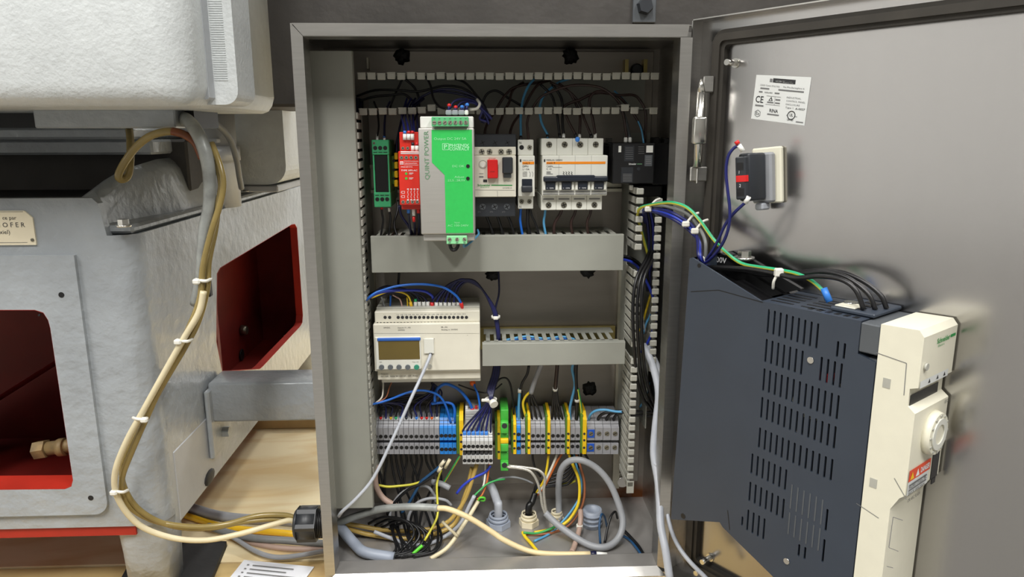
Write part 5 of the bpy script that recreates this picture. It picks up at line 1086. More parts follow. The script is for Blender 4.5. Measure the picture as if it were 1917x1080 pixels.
for lab, P_, sl in (('left black wire into the second pole of the four-pole breaker', [(1049, 259), (1047, 248), (1043, 215), (1039, 197), (1032, 178), (1012, 158)], 'black'),
                    ('right black wire with white ferrule into the second pole of the four-pole breaker', [(1055, 259), (1055, 250), (1053, 229), (1053, 197), (1048, 178), (1034, 158)], 'white_sleeve'),
                    ('left brown wire into the third pole of the four-pole breaker', [(1078, 259), (1076, 250), (1062, 222), (1057, 199), (1085, 187), (1108, 176), (1131, 174), (1160, 182), (1187, 215), (1203, 245), (1206, 268)], 'black'),
                    ('right brown wire with white ferrule into the third pole of the four-pole breaker', [(1085, 259), (1085, 250), (1086, 217), (1081, 201), (1067, 174), (1046, 156)], 'white_sleeve'),
                    ('left brown wire into the fourth pole of the four-pole breaker', [(1107, 259), (1105, 250), (1093, 220), (1089, 200), (1066, 172), (1030, 154)], 'black'),
                    ('right brown wire with white ferrule into the fourth pole of the four-pole breaker', [(1114, 259), (1114, 250), (1108, 215), (1103, 201), (1106, 180), (1122, 171), (1155, 178), (1185, 178), (1198, 188), (1209, 213), (1207, 268)], 'white_sleeve')):
    W(lab, 'w_black' if 'black' in lab else 'w_brown', 1.15, dp(P_, YD, .115), [(0, 0, 6, 1.6, sl)], group='wires into the top of the four-pole breaker')
c = at(1081, 261, .083); tag(B().sph(c, 0.0028, 10, 6, (1, .5, 1.1)).build('wire_marker', 'blue_sleeve'), 'small blue and white wire marker at the third pole screw of the wide breaker', 'marker')
W('dark blue-grey cable down into the left of the contactor', 'drive_grey', 2.0, dp([(1160, 196), (1168, 215), (1175, 240), (1179, 266)], .12, .10))
W('dull teal wire beside the navy wire above the contactor', 'w_lblue', 0.8, dp([(1150, 170), (1170, 190), (1187, 214), (1200, 240), (1205, 268)], .13, .10))
# ------------------------------------------------ below the top devices
def below(lab, m, r, pts, y0=.096, y1=.10, sl=(), grp=None): W(lab, m, r, dp(pts, y0, y1), sl, grp)
GB = 'wires from the device undersides into the long duct'
for lab, m, r, P_ in (('left black wire under the motor starter', 'w_black', 1.2, [(910, 400), (913, 410), (918, 422), (926, 446)]), ('middle black wire under the motor starter', 'w_black', 1.2, [(930, 400), (933, 410), (937, 422), (944, 446)]), ('right black wire under the motor starter', 'w_black', 1.2, [(948, 398), (951, 405), (957, 420), (964, 446)]),
                      ('bright blue wire under the single breaker', 'w_blue', 1.1, [(975, 388), (974.5, 400), (974, 415), (979, 446)]), ('thick black wire under the single breaker', 'w_black', 2.0, [(988, 388), (988, 405), (988, 420), (994, 446)]), ('thin black wire slanting right under the single breaker', 'w_black', 1.0, [(992, 390), (996, 405), (1003, 420), (1011, 446)]),
                      ('blue wire under the first pole of the wide breaker', 'w_lblue', 1.1, [(1021, 390), (1020, 402), (1018, 418), (1023, 446)]), ('brown-black wire under the second pole of the wide breaker', 'w_brown', 1.4, [(1052, 390), (1049, 400), (1038, 420), (1037, 446)]), ('brown-black wire under the third pole of the wide breaker', 'w_brown', 1.2, [(1078, 390), (1076, 400), (1069, 418), (1073, 446)]), ('brown-black wire under the fourth pole of the wide breaker', 'w_brown', 1.2, [(1107, 390), (1105, 400), (1099, 418), (1102, 446)])):
    below(lab, m, r, P_, grp=GB)
# green relay and red relay wires
W('dark wire with a white sleeve into the top left of the slim green relay', 'w_black', 0.8, dp([(706, 266), (706.5, 255), (709, 235), (706, 207), (700, 190)], YD, .12), [(0, 0, 8, 1.5, 'white_sleeve'), (0, 9, 3, 1.4, 'white_sleeve')])
W('navy wire with white and blue sleeves into the top right of the slim green relay', 'w_navydark', 0.9, dp([(720, 266), (719.5, 255), (720, 230), (723, 206), (730, 190)], YD, .12), [(0, 0, 6, 1.6, 'white_sleeve'), (0, 6.5, 4, 1.5, 'blue_sleeve')])
W('dark wire with a red collar under the slim green relay', 'w_black', 0.9, dp([(714.5, 386), (715, 398), (717, 415), (712, 446)], YD, .10), [(0, 0, 3.5, 1.5, 'red_sleeve')])
W('dark wire with a white collar under the slim green relay', 'w_black', 0.9, dp([(728, 386), (729, 396), (731, 410), (727, 446)], YD, .10), [(0, 1.5, 5, 1.5, 'white_sleeve')])
W('dark wire hanging between the green relay and the red relay', 'w_black', 1.0, dp([(745, 375), (744, 395), (738, 420), (745, 446)], .12, .10))
for k, (p, q, m_) in enumerate(((757.5, 262, 'w_navy'), (765, 262, 'w_navy'), (772, 262, 'w_navydark'), (773, 284, 'w_navy'), (780.5, 284, 'w_navydark'))):
    W('%s navy wire with a white sleeve into the top of the red relay' % ORD[k], m_, 0.9, [(p, q, .052), (p, q-12, .053), (p-(2 if k < 3 else -3), q-28, .065), (752+k*7, 216, .09), (757+k*5, 200, .12), (762+k*8, 184, .13)], [(0, 0, 6.5, 2.0, 'white_sleeve'), (0, 7, 2.8, 1.7, ('blue_sleeve', 'red_sleeve', 'red_sleeve', 'navy_toggle', 'red_sleeve')[k])], group='wires into the top of the red relay')
W('dark navy wire sweeping behind the left side of the red relay', 'w_navydark', 1.1, dp([(742, 290), (744, 262), (750, 232), (757, 205), (760, 190)], .11, .13))
W('navy wire passing down behind the red relay to the duct', 'w_navydark', 1.1, dp([(747, 385), (752, 405), (766, 425), (775, 446)], .09, .10))
for k, (p, m_, s2) in enumerate(((764.5, 'blue_sleeve', None), (774, 'white_sleeve', 'red_sleeve'), (783, 'red_sleeve', None))):
    W(('wire with a blue sleeve under the red relay', 'wire with white and red sleeves under the red relay', 'wire with a red sleeve under the red relay')[k], 'w_navydark', 0.9, [(p, 389, .056), (p+.5, 400, .058), (p+2, 416, .075), (p+(6, 3, 0)[k], 446, .10)], [(0, 0, 6 if not s2 else 9, 1.9, m_)]+([(0, 10, 6, 1.7, s2)] if s2 else []))
W('black jumper loop hanging from the mint connector of the power supply', 'w_black', 1.4, dp([(843, 454), (843, 461), (847, 468), (853, 467), (857, 461), (857.5, 454)], .036, .036))
W('light blue wire leaving the mint connector behind the power supply', 'w_lblue', 0.9, dp([(868, 456), (869, 462), (878, 456), (889, 446), (896, 438), (894, 430)], .038, .075))
# ------------------------------------------------ around the controller
W('thick bright blue wire arching over the controller to its red sleeve', 'w_blue', 1.5, dp([(684, 562), (700, 550), (714, 544), (746, 535), (789, 532), (827, 537), (851, 551), (862, 565), (866, 578)], .085, .108), [(1, 1, 8, 2.3, 'red_sleeve')])
W('darker blue wire under the bright blue arch above the controller', 'w_royal', 1.2, dp([(684, 562), (705, 550), (727, 545), (768, 543), (794, 545), (808, 553), (811, 560)], .09, .115))
W('yellow wire curving from the left duct to the controller top', 'w_yellow', 0.8, dp([(695, 558), (712, 551), (730, 545), (754, 548), (766, 557), (771, 578)], .10, .11), [(1, 1, 8, 2.0, 'yellow_sleeve')])
W('upright yellow wire on top of the controller', 'w_yellow', 0.7, dp([(763, 578), (763, 568), (762, 556)], .112))
W('pale pink wire bending down to the controller top', 'w_pink', 0.7, dp([(735, 552), (742, 556), (749, 561), (754, 578)], .11))
W('thin grey wire leaning into the controller left corner', 'c_grey', 0.7, dp([(714, 556), (717, 565), (721, 578)], .112))
W('thin blue upright wire at the left power terminals of the controller', 'w_blue', 0.8, dp([(731, 553), (731, 563), (730, 578)], .112))
W('black upright wire from under the long duct to the controller bunch', 'w_black', 1.1, dp([(747, 500), (747, 515), (746, 535), (752, 548)], .13))
for k, P_ in enumerate(([(690, 552), (710, 542), (735, 541), (765, 548), (777, 562), (778, 578)], [(690, 556), (715, 538), (740, 537), (773, 547), (784, 562), (786, 578)], [(690, 558), (720, 547), (750, 543), (780, 552), (792, 563), (794, 578)], [(690, 560), (720, 551), (756, 546), (788, 553), (800, 566), (801, 578)])):
    W('%s dark wire of the bunch curving from the left duct to the controller top' % ORD[k], ('w_black', 'w_navydark')[k % 2], 0.9, dp(P_, .115, .112), [(1, 1, 8, 2.2, 'white_sleeve')]+([(1, 9, 3.5, 2.0, 'green_sleeve')] if k == 0 else []), group='dark wires into the controller top')
NV = 'navy wires of the big bundle right of the controller'
xe = (809, 817, 825, 833, 841, 849, 857)
for k, p in enumerate(xe):
    o = k-3
    W('%s navy wire from the left in the bundle rising off the controller' % ORD[k], 'w_navy' if k % 2 else 'w_navydark', 0.95,
      [(p, 579, .112), (p+1, 564, .112), (828+k*5, 540+abs(o), .112), (850+k*4, 523+abs(o)*1.5, .112), (884+k*2.2, 524+k*2.2, .112), (905+k*1.2, 545+k*1.6, .112), (920+k*1.2, 575+k*.6, .110), (926+k*0.9, 596, .108), (931+k*0.8, 632, .105), (927+k*1.5, 668, .125), (922+k*2, 700, .122), (913+k*2, 730, .115), (914+k*1.2, 750, .108), (870+k*8.1, 800, .104), (869.5+k*8.2, 813, .104)],
      [(0, 1, 8, 2.2, 'red_sleeve' if k == 0 else 'white_sleeve')], group=NV)
W('single dark blue wire hanging from under the long duct into the bundle', 'w_navydark', 0.9, dp([(933, 505), (934, 525), (934, 550), (928, 575), (927, 592)], .13, .112))
for (p, q, lab, wd) in ((928, 593, 'white cable tie on the navy bundle above the short duct', 6.5), (919, 748, 'white cable tie with a big head below the short duct', 9)):
    c = at(p, q, .107); t = thing('cable_tie', lab, 'cable tie', c); w_ = wd/1000
    B().ring(c-V((0, 0, .0015)), (0, 0, 1), w_*0.85, w_*0.72, 0.003, 16).build('strap', 'tie_white', t)
    if q > 700: B().cyl(c+V((.002, -.008, 0)), c+V((.004, -.013, -.002)), 0.0052, n=14).build('head', 'tie_white', t); B().box(c.x-.012, c.x-.002, c.y-.008, c.y-.006, c.z+.000, c.z+.004, .0008).build('tail', 'tie_white', t)
    else: B().box(c.x-.003, c.x+.003, c.y-.008, c.y-.004, c.z-.002, c.z+.002, .0008).build('head', 'tie_white', t)
W('grey programming cable plugged into the controller and hanging to the lower left', 'c_lgrey', 2.0, [(806, 663, .087), (803, 672, .080), (790, 702, .070), (770, 745, .055), (735, 822, .040), (700, 893, .030), (668, 932, .022), (642, 956, .018), (634, 966, .022)], name='programming_cable', cat='cable', n=12)
# ------------------------------------------------ terminals, left row
W('bright blue wire arching from the left duct to the blue terminals', 'w_blue', 1.5, dp([(688, 758), (705, 755), (729, 748), (766, 734), (794, 731), (821, 740), (835, 761), (844, 792)], .10, .122))
W('bright blue wire arching over to the end terminal with red markers', 'w_blue', 1.4, dp([(814, 752), (815, 736), (823, 724), (837, 719), (860, 730), (877, 751), (885, 768)], .12, .122), [(1, 0, 3, 1.7, 'red_sleeve')])
W('short bright blue wire bending into the last blue terminal', 'w_blue', 1.3, dp([(808, 756), (822, 754), (840, 754), (850, 762), (852, 792)], .125, .122))
W('thin blue wire from under the controller past the red markers', 'w_blue', 1.0, dp([(887, 716), (889, 725), (895, 740), (899, 770), (897, 800), (893, 815)], .13, .104))
c = at(885, 717, .13); tag(B().sph(c, .004, 10, 6).build('wire_marker', 'orange_sleeve'), 'orange wire marker under the right corner of the controller', 'marker')
W('thin white wire from the controller underside to the left duct', 'w_white', 0.8, dp([(717, 712), (717, 730), (714, 745), (700, 756), (688, 759)], .115, .10))
W('thin brown wire beside the white one under the controller', 'w_tan', 0.6, dp([(735, 712), (729, 725), (723, 743), (708, 753), (690, 760)], .115, .10))
GL = 'dark wires feeding the left terminal row'
mk = ('sealant', 'red_sleeve', None, 'yellow_sleeve', 'green_sleeve', 'blue_sleeve', 'navy_toggle', None, 'blue_sleeve', 'red_sleeve', 'red_sleeve', 'orange_sleeve', 'white_sleeve')
for k in range(13):
    p = 703.3+k*9.55; up = [(p+random.uniform(-3, 3), 757+random.uniform(-4, 4), .13)]
    up += [(690+k*2, 748+k*1.1, .115), (680, 752, .10)] if k < 7 else [(812+(k-9)*5, 735, .13), (811, 718, .135)]
    W('%s dark wire from the left into the grey terminal row' % ORD[k], ('w_navydark', 'w_black', 'w_navy')[k % 3], 0.85, [(p, 792, .126), (p, 778, .126)]+up, [(0, 5, 4.0, 1.8, mk[k])] if mk[k] else (), group=GL)
for k in range(4): W('%s dark wire in the tangle behind the left terminal row' % ORD[k], ('w_black', 'w_navydark')[k % 2], 1.0, dp([(690, 764-3*k), (730, 760-5*k), (770, 752-4*k), (806, 748-3*k), (812, 730), (808, 716)], .14))
W('thin black wire from the bundle curling down by the green earth clamp', 'w_black', 0.9, dp([(925, 722), (935, 710), (948, 708), (956, 722), (960, 750), (962, 775)], .13))
W('thin black stray wire crossing under the controller corner', 'w_black', 0.7, dp([(858, 720), (880, 728), (905, 735), (925, 730), (940, 718)], .14))
# ------------------------------------------------ terminals, right row
YR = .126
W('black wire with light blue tail dropping into the blue terminal', 'w_black', 1.2, dp([(990, 684), (987, 700), (978, 716), (974, 730)], .115, .12))
W('light blue wire into the light blue terminal', 'w_lblue', 1.3, dp([(973, 728), (972, 745), (971, 765), (971.5, 792)], .12, YR), [(0, 0, 5, 2.4, 'tie_white')])
W('black wire beside the light blue one at the right-hand row', 'w_black', 1.2, dp([(976, 732), (976.5, 750), (977, 770), (979, 792)], .125, YR))
W('grey sheathed cable leaving the short duct downwards', 'c_grey', 3.2, dp([(1016, 676), (1008, 696), (1000, 716), (994, 736)], .11, .118), name='sheathed_cable', cat='cable', n=12)
W('yellow wire splitting from the grey sheathed cable', 'w_yellow', 1.2, dp([(993, 733), (984, 742), (979, 755), (982, 772), (989, 792)], .118, YR))
for k in range(3): W('%s black wire splitting from the grey sheathed cable' % ORD[k], 'w_black', 1.0, dp([(994, 734), (990+k*5, 748), (993+k*8, 768), (998+k*9, 792)], .118, YR), group='black wires below the grey sheathed cable')
W('thick brown-black cable dropping from the middle of the short duct', 'w_brown', 2.6, dp([(1044, 676), (1042, 700), (1040, 722), (1039, 730)], .11, .12), [(1, 0, 3.5, 3.3, 'tie_white')])
for k in range(4): W('%s black wire fanning below the tied brown cable' % ORD[k], 'w_black', 1.15, dp([(1036+k*2, 728), (1035+k*3, 750), (1034+k*5, 770), (1033+k*7.5, 792)], .12, YR), group='black wires below the tied brown cable')
W('light blue wire from the short duct into the right grey group', 'w_lblue', 1.3, dp([(1075, 676), (1071, 690), (1074, 706), (1076, 722), (1071, 745), (1067, 765), (1068, 792)], .112, YR))
W('thick black cable from the short duct with a white tie', 'w_black', 2.4, dp([(1079, 676), (1078, 700), (1079, 730), (1080, 760), (1079, 792)], .112, YR), [(1, 32, 3.5, 3.4, 'tie_white')])
W('green and yellow wire into the fourth ground terminal of the right row', 'w_green', 1.2, dp([(1082, 728), (1085, 745), (1088, 765), (1090, 792)], .118, YR), stripe='w_gyellow')
W('light blue wire bridging from the right duct to the dark blue terminal', 'w_lblue', 1.2, dp([(1164, 771), (1150, 770), (1132, 767), (1115, 769), (1105, 777), (1101, 790)], .10, YR))
for k, P_ in enumerate(([(1119, 790), (1121, 781), (1130, 774), (1145, 771), (1170, 768)], [(1134, 790), (1137, 781), (1146, 774), (1165, 770)], [(1148, 790), (1150, 782), (1156, 775), (1170, 772)])): W('%s black wire with a white ferrule into the large grey terminals' % ORD[k], 'w_black', 1.4, dp(P_, YR, .115), [(0, 0, 3, 1.9, 'white_sleeve')])

for k in range(2): W(('upper', 'lower')[k]+' light blue wire seen through the slots of the short duct', 'w_lblue' if k else 'w_blue', 1.2, [(945, 637, .118), (985, 634-k*4, .122), (1020, 637-k*3, .12), (1060, 634-k*3, .122), (1100, 646, .118)])
for k in range(6): W('%s dark filler wire from the front, added inside the closed left duct' % ORD[k], 'w_black' if k % 2 else 'w_navydark', 3.6, [('w', .040-.004*(k % 3), .085+.012*k, .10), ('w', .041-.004*(k % 2), .087+.012*k, .25), ('w', .040-.003*(k % 3), .084+.012*k, .40), ('w', .041, .086+.012*k, .55)], group='dark filler wires added inside the left duct')  # filler wires added so the gaps between the fingers look dark
# ================================================================== RIGHT DUCT CABLES
def WC(label, m, r, pts, **k): return wire(label, m, r, pts, name='cable', cat='cable', n=10, **k)
GR = 'black cables in the right duct'
for k in range(3): WC(('outer', 'middle', 'inner')[k]+' black cable bowing out of the right duct', 'w_black', 2.0, [(p+k*dk, q, y) for p, dk, q, y in ((1216, 5, 470, .10), (1208, 6, 488, .085), (1193, 7, 517, .068), (1186, 8, 555, .06), (1185, 8, 606, .06), (1188, 8, 659, .068), (1192, 9, 706, .085), (1204, 8, 745, .105), (1222, 5, 770, .12))], group=GR)
W('dark blue wire bowing right in the right duct', 'w_royal', 1.2, dp([(1195, 505), (1209, 524), (1224, 562), (1227, 590), (1224, 612), (1213, 640), (1200, 660)], .10, .11))
W('blue wire entering the right duct from the long duct', 'w_royal', 1.2, dp([(1160, 485), (1172, 487), (1185, 492), (1201, 508), (1212, 530)], .10, .11))
for k in range(2): W(('upper', 'lower')[k]+' black wire entering the right duct from the long duct', 'w_black', 1.4, dp([(1160, 478+6*k), (1178, 482+6*k), (1195, 492+6*k), (1210, 512+5*k), (1216, 540)], .105, .115))
W('yellow wire deep in the right duct', 'w_yellow', 1.1, dp([(1222, 540), (1217, 555), (1211, 576), (1205, 598), (1198, 620)], .12, .13))
W('grey wire deep in the right duct', 'c_grey', 1.5, dp([(1196, 545), (1199, 565), (1203, 595), (1208, 622)], .125))
W('light blue wire deep in the right duct', 'w_lblue', 1.0, dp([(1223, 560), (1219, 585), (1210, 605), (1204, 625)], .125))
W('thin light blue wire on the plate behind the right duct', 'w_lblue', 1.0, dp([(1216, 715), (1213, 730), (1206, 748), (1198, 762)], .15))
for k in range(4): W('%s navy wire hanging down inside the right duct' % ORD[k], ('w_navydark', 'w_black', 'w_navy', 'w_black')[k], 1.2, dp([(1208+4*k, 392), (1212+5*k, 420), (1215+4*k, 450), (1213+5*k, 480), (1208+4*k, 510), (1212+3*k, 545)], .115))
W('black cable looping from the terminals behind the right duct', 'w_black', 2.0, dp([(1165, 772), (1190, 770), (1215, 772), (1230, 762), (1236, 735), (1228, 700)], .145, .13))
W('second black cable looping from the terminals behind the right duct', 'w_black', 2.0, dp([(1165, 777), (1192, 777), (1218, 779), (1236, 768), (1240, 740), (1234, 700)], .145, .13))
WC('thick pale grey cable hanging down the right side of the cabinet', 'c_lgrey', 4.6, [(1204, 646, .10), (1217, 672, .085), (1229, 710, .072), (1233, 745, .060), (1227, 800, .046), (1224, 850, .034), (1232, 900, .018), (1235, 940, .005), (1237, 985, -.012), (1246, 1030, -.03), (1254, 1085, -.045)])
WC('second pale grey cable tied beside the thick one', 'c_lgrey', 4.0, [(1212, 648, .11), (1228, 680, .10), (1240, 718, .085), (1241, 770, .07), (1236, 815, .052), (1237, 860, .038), (1240, 900, .026), (1243, 935, .014)])
WC('thin pale grey cable swinging out to the right under the drive', 'c_lgrey', 2.5, [(1242, 905, .024), (1247, 950, .006), (1256, 990, -.012), (1270, 1022, -.03), (1292, 1052, -.045), (1325, 1085, -.055)])
c = at(1232, 866, .030); tag(B().ring(c-V((0, 0, .002)), (0, 0, 1), .0085, .0075, .004, 16).build('cable_tie', 'c_lgrey'), 'pale cable tie holding the two grey cables by the cabinet edge', 'cable tie')
# ================================================================== WIRES TO THE DOOR
W('green and yellow earth wire arching from the right duct to the drive top', 'w_ggreen', 1.8, [(1218, 495, .105), (1209, 462, .100), (1201, 432, .092), (1194, 405, .084), (1198, 390, .066), (1215, 384, .044), (1240, 380, .014), (1262, 380, -.008), (1287, 389, -.022), (1310, 412, -.034), (1335, 447, 'd', .045), (1360, 473, 'd', .042), (1388, 493, 'd', .040), (1420, 500, 'd', .040), (1455, 505, 'd', .040), (1490, 512, 'd', .040), (1520, 526, 'd', .040), (1545, 549, 'd', .040), (1553, 565, 'd', .040)], [(1, 0, 13, 3.0, 'blue_sleeve')], stripe='w_gyellow')
for k in range(3):
    W('%s navy wire bridging from the right duct to the drive' % ('upper', 'middle', 'lower')[k], ('w_navy', 'w_royal', 'w_navy')[k], 1.3, [(1200+4*k, 405+6*k, .092), (1206, 392+2*k, .070), (1222, 390+3*k, .044), (1250, 395+5*k, .002), (1278, 409+6*k, -.014), (1298, 425+7*k, -.026), (1306+k*2, 450+2*k, -.04), (1308+k*2, 478, -.055), (1318, 494, 'd', .050), (1332, 500, 'd', .03)], group='navy wires crossing to the drive')
W('dark grey wire bridging to the drive beside the earth wire', 'c_dgrey', 1.3, [(1222, 386, .045), (1240, 385, .014), (1262, 390, -.005), (1288, 402, -.016), (1308, 425, -.03), (1320, 450, 'd', .05), (1321, 475, 'd', .05), (1319, 492, 'd', .048)])
W('navy wire looping left from the red-tipped top of the contact block', 'w_navy', 1.5, [(1391, 283, 'd', .048), (1384, 274, 'd', .05), (1374, 277, 'd', .052), (1363, 293, 'd', .055), (1359, 320, 'd', .056), (1362, 355, 'd', .056), (1366, 390, 'd', .056), (1364, 425, 'd', .056), (1352, 457, 'd', .055), (1330, 485, 'd', .053), (1316, 494, 'd', .052)], [(0, 0, 7, 2.3, 'white_sleeve'), (0, 8, 3.5, 2.2, 'red_sleeve')])
W('navy wire from the bottom of the contact block to the drive corner', 'w_navy', 1.5, [(1402, 368, 'd', .046), (1395, 379, 'd', .047), (1375, 398, 'd', .050), (1358, 420, 'd', .050), (1345, 448, 'd', .050), (1330, 475, 'd', .050), (1312, 498, 'd', .048)], [(0, 0, 7, 2.3, 'white_sleeve')])
for lab, P_ in (('black drive cable ending at the left terminal port', [(1325, 500), (1360, 501), (1405, 504), (1450, 512), (1490, 520), (1532, 517), (1574, 523), (1602, 543), (1617, 580)]), ('black drive cable ending at the middle terminal port', [(1330, 503), (1370, 504), (1420, 509), (1470, 515), (1504, 512), (1546, 509), (1588, 521), (1625, 550), (1639, 580)]), ('black drive cable ending at the right terminal port', [(1335, 503), (1380, 505), (1430, 514), (1480, 512), (1530, 507), (1575, 510), (1615, 526), (1648, 552), (1660, 578)])):
    k = {'l': 0, 'm': 1, 'r': 2}[lab.split('the ')[1][0]]; wv = .045-.010*k
    W(lab, 'w_black', 2.2, [(p, q, 'd', wv) for p, q in P_], group='black cables on the drive top')
for p, q, w_, lab in ((1213, 391, .044, 'white cable tie where the wires leave the right duct'), (1283, 419, -.022, 'white cable tie on the navy wires in mid air'), (1300, 432, -.034, 'white cable tie holding the grey and navy wires before the drive')):
    c = at(p, q, w_); t = thing('cable_tie', lab, 'cable tie', c); B().box(c.x-.004, c.x+.004, c.y-.004, c.y, c.z-.003, c.z+.003, .0012).build('head', 'tie_white', t); B().tube(catmull([c+V((.002, 0, .002)), c+V((.008, .0, .009)), c+V((.014, .002, .011))]), .0014, 6).build('strap', 'tie_white', t)
for p, q, w_, lab in ((1312, 487, .052, 'white cable tie through the corner of the drive'), (1458, 510, .045, 'white cable tie round the earth wire on the drive')):
    c = atd(p, q, w_); t = thing('cable_tie', lab, 'cable tie', c); B().box(c.x-.004, c.x+.004, c.y-.003, c.y+.003, c.z-.004, c.z+.004, .0012).build('head', 'tie_white', t); B().tube(catmull([c, c+V((-.004, 0, -.008)), c+V((-.003, .003, -.016))]), .0014, 6).build('strap', 'tie_white', t)
# ================================================================== CABLES AT THE CABINET FLOOR
def nut(label, px, py, r, m, h=.008, rim=True, inner='black'):
    c = atz(px, py, ZI0); c.z = ZI0+.0003; t = thing('gland_nut', label, 'gland nut', c)
    B().cyl(c, c+V((0, 0, h)), r, n=6, smooth=False).build('hex_nut', m, t); b = B().ring(c+V((0, 0, h)), (0, 0, 1), r*.80, r*.62, .005, 22); b.ring(c+V((0, 0, h+.005)), (0, 0, 1), r*.72, r*.62, .004, 22); b.build('thread', m, t); B().cyl(c+V((0, 0, h)), c+V((0, 0, h+.001)), r*.62, n=20).build('bore', inner, t); return c
n1 = nut('blue-grey plastic gland nut with a thick grey cable through it', 933, 984, .0165, 'nut_grey'); n2 = nut('cream plastic gland nut with a black shrink sleeve through it', 990, 982, .0135, 'nut_cream'); n3 = nut('smaller cream gland nut hidden behind the grey loop', 1042, 978, .010, 'nut_cream')
c = atz(1108, 984, ZI0); c.z = .0003; t = thing('gland_stub', 'open blue-grey threaded gland stub without a cable', 'gland', c); b = B()
b.ring(c, (0, 0, 1), .0125, .0095, .024, 22)
for k in range(3): b.ring(c+V((0, 0, .004+k*.006)), (0, 0, 1), .0135, .0115, .003, 22)
b.build('thread', 'nut_grey', t)
def wv(v): return ('w', v.x, v.y, v.z)
WC('thick pale grey cable rising out of the blue-grey gland nut', 'c_lgrey', 5.6, [wv(n1+V((0, 0, -.0))), wv(n1+V((0, 0, .03))), (931, 940, n1.y+.004), (922, 915, n1.y+.012), (908, 893, n1.y+.03)])
WC('black shrink sleeve standing in the cream gland nut', 'w_black', 5.0, [wv(n2), wv(n2+V((0, 0, .025))), (996, 940, n2.y+.004), (1002, 922, n2.y+.01)], r_end=3.8)
yw = n2.y+.012
for lab, m, P_ in (('thin yellow wire leaving the black shrink sleeve upwards', 'w_yellow', [(1000, 930), (1006, 918), (1018, 900), (1024, 875), (1027, 852)]), ('lilac-white wire leaving the black shrink sleeve upwards', 'w_white', [(1002, 928), (1014, 914), (1026, 890), (1036, 868), (1043, 850)]), ('orange-brown wire leaving the black shrink sleeve upwards', 'w_orange', [(1004, 928), (1018, 912), (1032, 886), (1044, 862), (1053, 848)])):
    W(lab, m, 1.2, dp(P_, yw, .125))
for k in range(5): W('%s black wire of the bunch above the shrink sleeve' % ORD[k], 'w_black', 1.1, dp([(999, 928), (1004+k*3, 908+k), (1024+k*7, 893+k*4), (1050+k*5, 884+k*4), (1070+k*4, 868), (1064+k*6, 850)], yw, .13), group='black wires above the shrink sleeve')
for k, P_ in enumerate(([(949, 874), (970, 876), (992, 882), (1005, 900), (1012, 925), (1015, 945), (1021, 962)], [(952, 872), (982, 875), (1008, 880), (1020, 894), (1018, 918), (1020, 942), (1024, 963)])): W(('lower', 'upper')[k]+' braided shield tail from the green earth clamp', 'braid', 1.9, dp(P_, .105, .085))
yl = .085
WC('thick grey cable coiled in a big loop at the cabinet floor', 'c_grey', 4.3, [(p, q, y) for (p, q), y in zip([(1021, 960), (1038, 977), (1056, 991), (1089, 1013), (1118, 1024), (1142, 1021), (1160, 1003), (1166, 975), (1157, 940), (1141, 904), (1118, 877), (1090, 862), (1066, 863), (1051, 879), (1046, 907), (1046, 940), (1047, 975)], (.085, .078, .07, .055, .045, .047, .056, .066, .078, .088, .096, .10, .105, .11, .115, .12, .12))], k=7)
W('yellow wire curving round inside the big grey loop', 'w_yellow', 2.0, dp([(1064, 848), (1072, 869), (1083, 896), (1085, 925), (1080, 950), (1062, 976), (1034, 990), (1000, 997)], .125, .085))
W('yellow wire end slanting down to the floor under the cream nut', 'w_yellow', 2.1, dp([(978, 996), (984, 1006), (994, 1017), (1006, 1032)], .085, .06))
W('blue-grey wire curving beside the yellow one inside the loop', 'w_lblue', 1.5, dp([(1074, 848), (1080, 875), (1088, 900), (1086, 928), (1074, 950), (1056, 973), (1030, 998), (1000, 1013)], .13, .085))
W('brown wire curving beside the yellow one inside the loop', 'w_tan', 1.7, dp([(1078, 848), (1087, 875), (1094, 902), (1093, 935), (1082, 962), (1062, 985), (1030, 998), (985, 1001)], .127, .085))
W('green and yellow wire lying across the cabinet floor', 'w_green', 1.5, dp([(980, 997), (1005, 998), (1030, 990), (1045, 982)], .08, .09), stripe='w_gyellow')
W('short yellow-green wire end inside the big grey loop', 'w_gyellow', 1.9, dp([(1052, 907), (1064, 905), (1078, 899)], .13))
WC('tan-grey cable with a white band standing beside the open stub', 'c_pinktan', 3.4, dp([(1087, 955), (1087, 972), (1084, 993), (1076, 1020), (1070, 1034)], .10, .055)); 
c = at(1085, 987, .083); tag(B().cyl(c-V((0, 0, .003)), c+V((0, 0, .004)), .0042, n=14).build('cable_marker', 'tie_white'), 'white numbered band on the tan-grey cable', 'marker')
W('dark blue wire looping by the open gland stub', 'w_teal', 1.0, dp([(1124, 1018), (1122, 985), (1126, 963), (1132, 968), (1136, 985)], .06, .10))
W('black wire loop rising inside the big grey loop', 'w_black', 1.6, dp([(1132, 1016), (1137, 990), (1144, 966), (1152, 958), (1156, 970)], .06, .10))
W('black wire lying on the cabinet floor at the right', 'w_black', 2.0, dp([(1165, 990), (1180, 1005), (1195, 1022), (1206, 1040)], .08, .04))
W('dark teal wire lying on the cabinet floor at the right', 'w_teal', 1.2, dp([(1160, 1000), (1178, 1010), (1192, 1026), (1200, 1038)], .08, .045))
